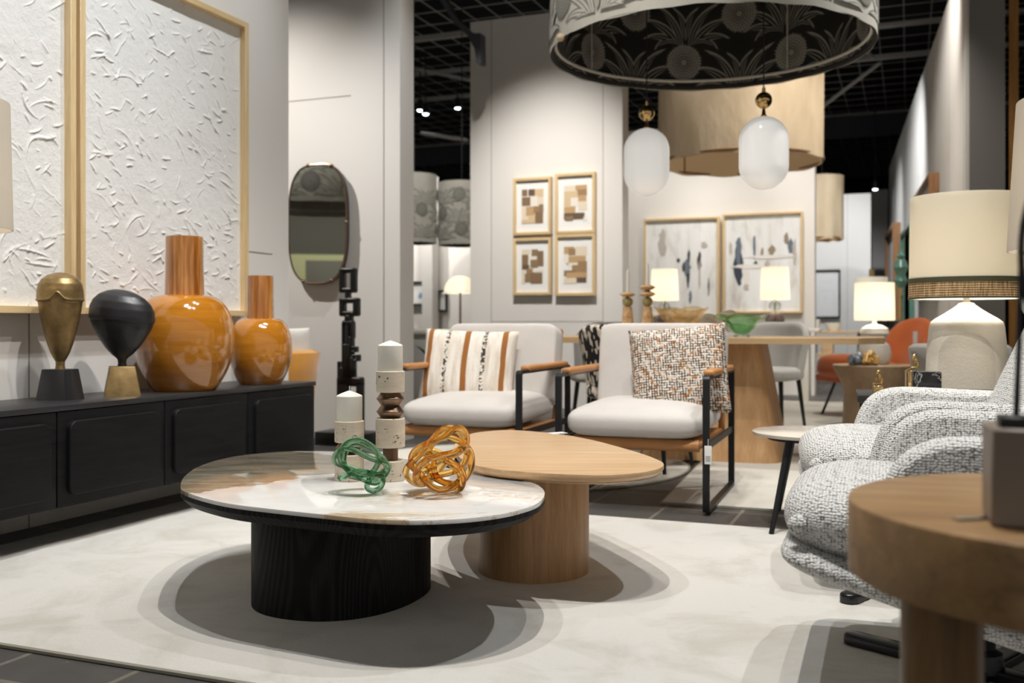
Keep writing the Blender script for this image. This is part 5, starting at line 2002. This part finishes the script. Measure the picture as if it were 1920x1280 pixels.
def oval(u, v):
    a = R(228) + R(84) * u
    z = zz(725) + (zz(622) - zz(725)) * v
    r = 0.160 + (0.1455 - 0.160) * min(1, (z - 0.02) / (zz(612) - 0.02)) + 0.0015
    k = math.sqrt(max(0, 1 - max(0, (v - 0.55) / 0.45) ** 2))
    a = R(270) + (a - R(270)) * max(0.02, k)
    return Vector((r * math.cos(a), r * math.sin(a), z))


b.surf(oval, 30, 30)
obj('pressed_panel', b, 'ceramic_shade', base_, angle=80)
zs0, zs1 = zz(560), zz(369)
r1, r0 = 0.216, 0.222
hb = zs1 - zs0
rad_at = lambda z: r0 + (r1 - r0) * (z - zs0) / hb
b = B(); zb_ = zs0 + 0.082
b.lathe([(rad_at(zb_), zb_), (rad_at(zs1), zs1), (rad_at(zs1) - 0.004, zs1), (rad_at(zb_) - 0.004, zb_), (rad_at(zb_), zb_)], 72); big = obj('lamp_shade', b, 'shade_big', t)
b = B(); b.lathe([(rad_at(zs0) + 0.001, zs0), (rad_at(zb_) + 0.001, zb_ - 0.016), (rad_at(zb_) - 0.003, zb_ - 0.016), (rad_at(zs0) - 0.003, zs0)], 96); obj('raffia_band', b, 'raffia', big)
b = B()
for za, zb2 in ((zb_ - 0.018, zb_ + 0.002), (zs0 - 0.002, zs0 + 0.006)):
    b.lathe([(rad_at(za) + 0.003, za), (rad_at(zb2) + 0.003, zb2), (rad_at(zb2) - 0.005, zb2), (rad_at(za) - 0.005, za), (rad_at(za) + 0.003, za)], 72)
obj('ribbon', b, 'olive', big)
b = B(); b.lathe([(r0 - 0.006, zs0 + 0.001), (r1 - 0.006, zs1 - 0.002), (r1 - 0.008, zs1 - 0.002), (r0 - 0.008, zs0 + 0.001)], 72); obj('shade_lining', b, 'shade_big', big)
b = B(); b.lathe([(0.012, zz(558)), (0.028, zz(553)), (0.03, zz(549)), (0, zz(549))], 24)
for k in range(3):
    a = R(120 * k)
    b.tube([(0, 0, zz(400)), ((r1 - 0.008) * math.cos(a), (r1 - 0.008) * math.sin(a), zz(396))], 0.003, 6)
b.tube([(0, 0, zz(549)), (0, 0, zz(396))], 0.006, 8)
obj('fitting', b, 'white_ceramic', t)
bulb((LP.x, LP.y, zl + zz(478)), 44, 0.06, (1, 0.97, 0.91))

# bookends with small seated bronze figures
def bookend(px, pyb, Y, label, tall):
    X = (px - 960) / FPX * Y
    t = thing('bookend', label, 'bookend', (X, Y, zl), R(-12), 'bronze figure bookends')
    b = B()
    if tall:
        b.box((0.055, 0, 0.05), (0.10, 0.07, 0.10), 0.003)
        obj('block', b, 'black_marble', t)
        b = B(); b.box((-0.01, 0, 0.05), (0.012, 0.07, 0.105), 0.001)
        z0, x0 = 0.105, 0.01
    else:
        b.box((0.0, 0, 0.02), (0.05, 0.05, 0.04), 0.002)
        z0, x0 = 0.04, 0.0
    # a small sitting figure: legs, trunk, head, arms
    b.tube([(x0 - 0.03, 0, z0 + 0.006), (x0 + 0.0, 0, z0 + 0.012), (x0 + 0.018, 0, z0 + 0.012)], 0.007, 8)
    b.tube([(x0 + 0.016, 0, z0 + 0.01), (x0 + 0.02, 0, z0 + 0.035), (x0 + 0.006, 0, z0 + 0.058)], [0.011, 0.012, 0.008], 10)
    b.tube([(x0 + 0.012, 0.012, z0 + 0.05), (x0 - 0.008, 0.012, z0 + 0.035), (x0 - 0.002, 0.005, z0 + 0.06)], 0.0045, 8)
    b.soft((0.022, 0.02, 0.026), (x0 + 0.002, 0, z0 + 0.074), 2, n=10)
    for v_ in b.bm.verts:
        v_.co = Vector((x0, 0, z0)) + (v_.co - Vector((x0, 0, z0))) * 0.72 if v_.co.z > z0 + 0.0003 or not tall else v_.co
    obj('seated_figure', b, 'brass', t, angle=70)


bookend(1708, 730, 3.86, 'bookend with a tiny bronze sitter on a black marble block', True)
bookend(1646, 730, 3.93, 'low bookend with a tiny bronze sitter, left of the black marble block', False)

# ------------------------------------------------------------------ boucle lounge chairs
def lounge(loc, rotz, label, group):
    """swivel lounge chair facing local -x; local y runs away from the camera"""
    t = thing('swivel_lounge_chair', label, 'armchair', loc, rotz, group)
    # plump seat cushion with a tuck at each front corner
    b = B()
    b.soft((0.64, 0.665, 0.205), (-0.01, 0, 0.366), 4.2, rot=(0, R(4), 0), n=30, pz=2.5)
    for y in (-0.285, 0.285):
        b.soft((0.045, 0.045, 0.045), (-0.285, y, 0.378), 2, n=10)
    obj('seat_cushion', b, 'boucle', t, angle=80)
    # padded seat shell, tipped back
    b = B()
    b.soft((0.70, 0.68, 0.085), (0.01, 0, 0.222), 9, rot=(0, R(16), 0), n=28, pz=2.6)
    obj('seat_shell', b, 'boucle', t, angle=80)
    # arms: swept slabs with rounded tops
    for s in (-1, 1):
        b = B()
        out = []
        prof_ = [(-0.145, 0.36), (-0.135, 0.42), (-0.115, 0.485), (-0.085, 0.54), (-0.035, 0.575), (0.03, 0.588), (0.14, 0.586), (0.30, 0.580), (0.46, 0.575), (0.50, 0.55), (0.50, 0.36), (0.42, 0.24), (0.20, 0.22), (0.0, 0.26), (-0.11, 0.30)]
        o2 = smooth_outline(prof_, 80)
        cxm = sum(p.x for p in o2) / len(o2); czm = sum(p.y for p in o2) / len(o2)

        def slab(u, v, s=s):
            i = int(round(u * 80)) % 80
            p = o2[i]
            a = math.pi * (v - 0.5)
            k = 1 - 0.20 * (1 - math.cos(a)) if abs(v - 0.5) < 0.5 else 0.8
            dy = 0.052 * math.sin(a)
            inset = 0.030 * (1 - math.cos(a))
            d = Vector((p.x - cxm, p.y - czm)); L = d.length
            d = d * max(0.0, (L - inset) / L)
            return Vector((cxm + d.x, s * 0.345 + dy, czm + d.y))
        bm = bmesh.new()
        g = [[bm.verts.new(slab(i / 80, j / 10)) for j in range(11)] for i in range(80)]
        for i in range(80):
            for j in range(10):
                k = (i + 1) % 80
                bm.faces.new((g[i][j], g[k][j], g[k][j + 1], g[i][j + 1]))
        bm.faces.new([g[i][0] for i in range(80)]); bm.faces.new([g[i][10] for i in range(80)][::-1])
        bmesh.ops.recalc_face_normals(bm, faces=bm.faces[:])
        b._take(bm)
        obj('arm', b, 'boucle', t, angle=80)
    # reclining back and head pillow
    b = B(); b.soft((0.17, 0.62, 0.62), (0.44, 0, 0.66), 5, rot=(0, R(24), 0), pz=4)
    obj('backrest', b, 'boucle', t, angle=80)
    b = B(); b.soft((0.14, 0.58, 0.26), (0.47, 0, 0.94), 4, rot=(0, R(18), 0), pz=2.6)
    obj('head_cushion', b, 'boucle', t, angle=80)
    return t


def swivel(t, hub, feet):
    """column and flat star feet, in the chair's own frame"""
    inv = Matrix.Rotation(-t.rotation_euler[2], 3, 'Z')
    h_ = inv @ (Vector((hub[0], hub[1], 0)) - Vector((t.location.x, t.location.y, 0)))
    b = B(); b.lathe([(0, 0.02), (0.05, 0.02), (0.045, 0.06), (0.03, 0.07), (0.03, 0.20), (0.09, 0.21), (0.09, 0.225), (0, 0.225)], 28, c=(h_.x, h_.y, 0)); obj('column', b, 'gunmetal', t)
    for f in feet:
        f_ = inv @ (Vector((f[0], f[1], 0)) - Vector((t.location.x, t.location.y, 0)))
        d = f_ - h_
        L = d.length
        a = math.atan2(d.y, d.x)
        m = Matrix.Translation((h_.x + d.x * 0.5, h_.y + d.y * 0.5, 0)) @ Matrix.Rotation(a, 4, 'Z')
        b = B(); b.prism(rrect(L + 0.04, 0.055, 0.027, 8), 0.004, 0.03, 0.008, 3, mat=m); obj('foot', b, 'gunmetal', t)


aN = R(-20.5)
n_ = lounge((0.985, 2.318, 0.011), aN, 'near grey boucle lounge chair beside the round wooden table', 'boucle lounge chairs')
f_ = copy_thing(n_, (1.285, 3.27, 0.011), R(-14.5), 'farther grey boucle lounge chair before the ceramic lamp', 'boucle lounge chairs')
swivel(n_, (1.08, 2.29), ((0.865, 2.53), (1.33, 2.52), (1.32, 2.05), (0.86, 2.06)))
swivel(f_, (1.27, 3.20), ((0.98, 2.90), (1.56, 2.92), (1.56, 3.48), (0.99, 3.50)))

# small marble side table behind them
P = Vector((1.228, 4.06, 0.011))
t = thing('side_table', 'small round marble side table on thin black legs', 'side table', P, 0)
b = B(); b.prism(circle(0.245, 64), 0.362, 0.377, 0.006, 2, low=0.96); obj('tabletop', b, 'marble_small', t, angle=30)
b = B(); b.lathe([(0.14, 0.345), (0.18, 0.345), (0.18, 0.361), (0.14, 0.361), (0.14, 0.345)], 40); obj('ring', b, 'black_metal', t)
for k, a in enumerate((222, 342, 102)):
    a = R(a)
    b = B(); b.tube([(0.17 * math.cos(a), 0.17 * math.sin(a), 0.352), (0.30 * math.cos(a), 0.30 * math.sin(a), 0.0)], [0.017, 0.010], 10); obj('leg', b, 'black_metal', t)

# ------------------------------------------------------------------ round wooden table in the right corner
P = Vector((0.705, 1.205, 0.0))
t = thing('round_table', 'thick round wooden table in the lower right corner', 'side table', P, R(-16))
b = B(); b.prism(circle(0.283, 120), 0.512, 0.60, 0.004, 2); obj('tabletop', b, 'oak_warm', t, angle=30)
for k, a in enumerate((180 + 16, 60 + 16, -60 + 16)):
    a = R(a)
    b = B(); b.prism(circle(0.047, 40, (0.185 * math.cos(a), 0.185 * math.sin(a))), 0.013, 0.512); obj('leg', b, 'oak_warm_v', t, angle=30)
# stone block with a black rod and cap
pA = on(1862, 990, 0.60)
q = Vector((0.591, 1.117, 0.601))
t = thing('rod_sculpture', 'brown stone block with a black cap and thin rod on the round table', 'sculpture', q, R(-20))
b = B(); b.box((0, 0, 0.053), (0.106, 0.106, 0.106), 0.002, 1); obj('block', b, 'stone_block', t)
b = B(); b.box((-0.020, -0.01, 0.112), (0.045, 0.045, 0.012), 0.002, 1); b.tube([(-0.024, -0.01, 0.115), (-0.021, -0.01, 0.20), (-0.018, -0.01, 0.33), (-0.012, -0.01, 0.36)], [0.0035, 0.003, 0.0028, 0.0025], 8)
b.tube([(-0.014 + 0.05 * math.cos(a) + 0.045, -0.01, 0.30 + 0.11 * math.sin(a)) for a in [2 * math.pi * i / 40 for i in range(40)]], 0.0035, 8, closed=True)
for k in range(9):
    a = -1.2 + 2.4 * k / 8
    b.tube([(0.031 - 0.048 * math.cos(a), -0.01, 0.30 + 0.1 * math.sin(a)), (0.031 + 0.048 * math.cos(a), -0.01, 0.30 + 0.1 * math.sin(a))], 0.0012, 5)
obj('rod', b, 'black_metal', t)
b = B(); b.box((0, 0, 0.0008), (0.05, 0.012, 0.0016)); pc_ = on(1826, 972, 0.601)
tag(obj('metal_clip', b, 'chrome', loc=(pc_.x, pc_.y, 0.601), rotz=0.3), 'small metal clip lying by the stone block on the round table', 'clip')

# lamp whose shade enters at the right edge
p = Vector((2.04, 3.40, 0))
t = thing('floor_lamp', 'cream-shaded floor lamp cut off by the right edge', 'lamp', (p.x, p.y, 0))
b = B(); b.lathe([(0, 0.012), (0.16, 0.012), (0.16, 0.035), (0.02, 0.045), (0.014, 1.2), (0, 1.2)], 28); obj('stand', b, 'black_metal', t)
b = B(); b.lathe([(0.285, 1.60), (0.315, 1.08), (0.311, 1.08), (0.281, 1.60), (0.285, 1.60)], 56); obj('lamp_shade', b, 'shade_off', t)

bulb((p.x, p.y, 1.33), 14, 0.05)

# ------------------------------------------------------------------ the booth behind the left partition, seen only in the mirror
fdm = floral_drum((-4.29, 5.12, 2.10), 0.75, 0.8, 'floral drum shade reflected in the wall mirror', 0.9, False, 48, 0.003, 9, 'drum_out')
RB = math.atan2(-0.594, -0.828)
b = B(); b.box((-8.0, 2.45, 0.95), (0.1, 5.0, 1.9), rot=(0, 0, RB)); struct('wall_booth', b, 'wall_lit')  # low yellow slab stands for the lit stretch of the booth wall
b = B(); b.box((-9.0, 1.7, 2.2), (0.1, 9, 4.4), rot=(0, 0, RB)); struct('wall_booth_back', b, 'wall_grey')
b = B(); b.box((-7.53, 2.69, 0.885), (0.35, 0.6, 1.77), 0.01, rot=(0, 0, RB))
tag(obj('dark_cabinet', b, 'wall_grey'), 'dark cabinet before a yellow-lit wall, reflected in the wall mirror', 'cabinet')
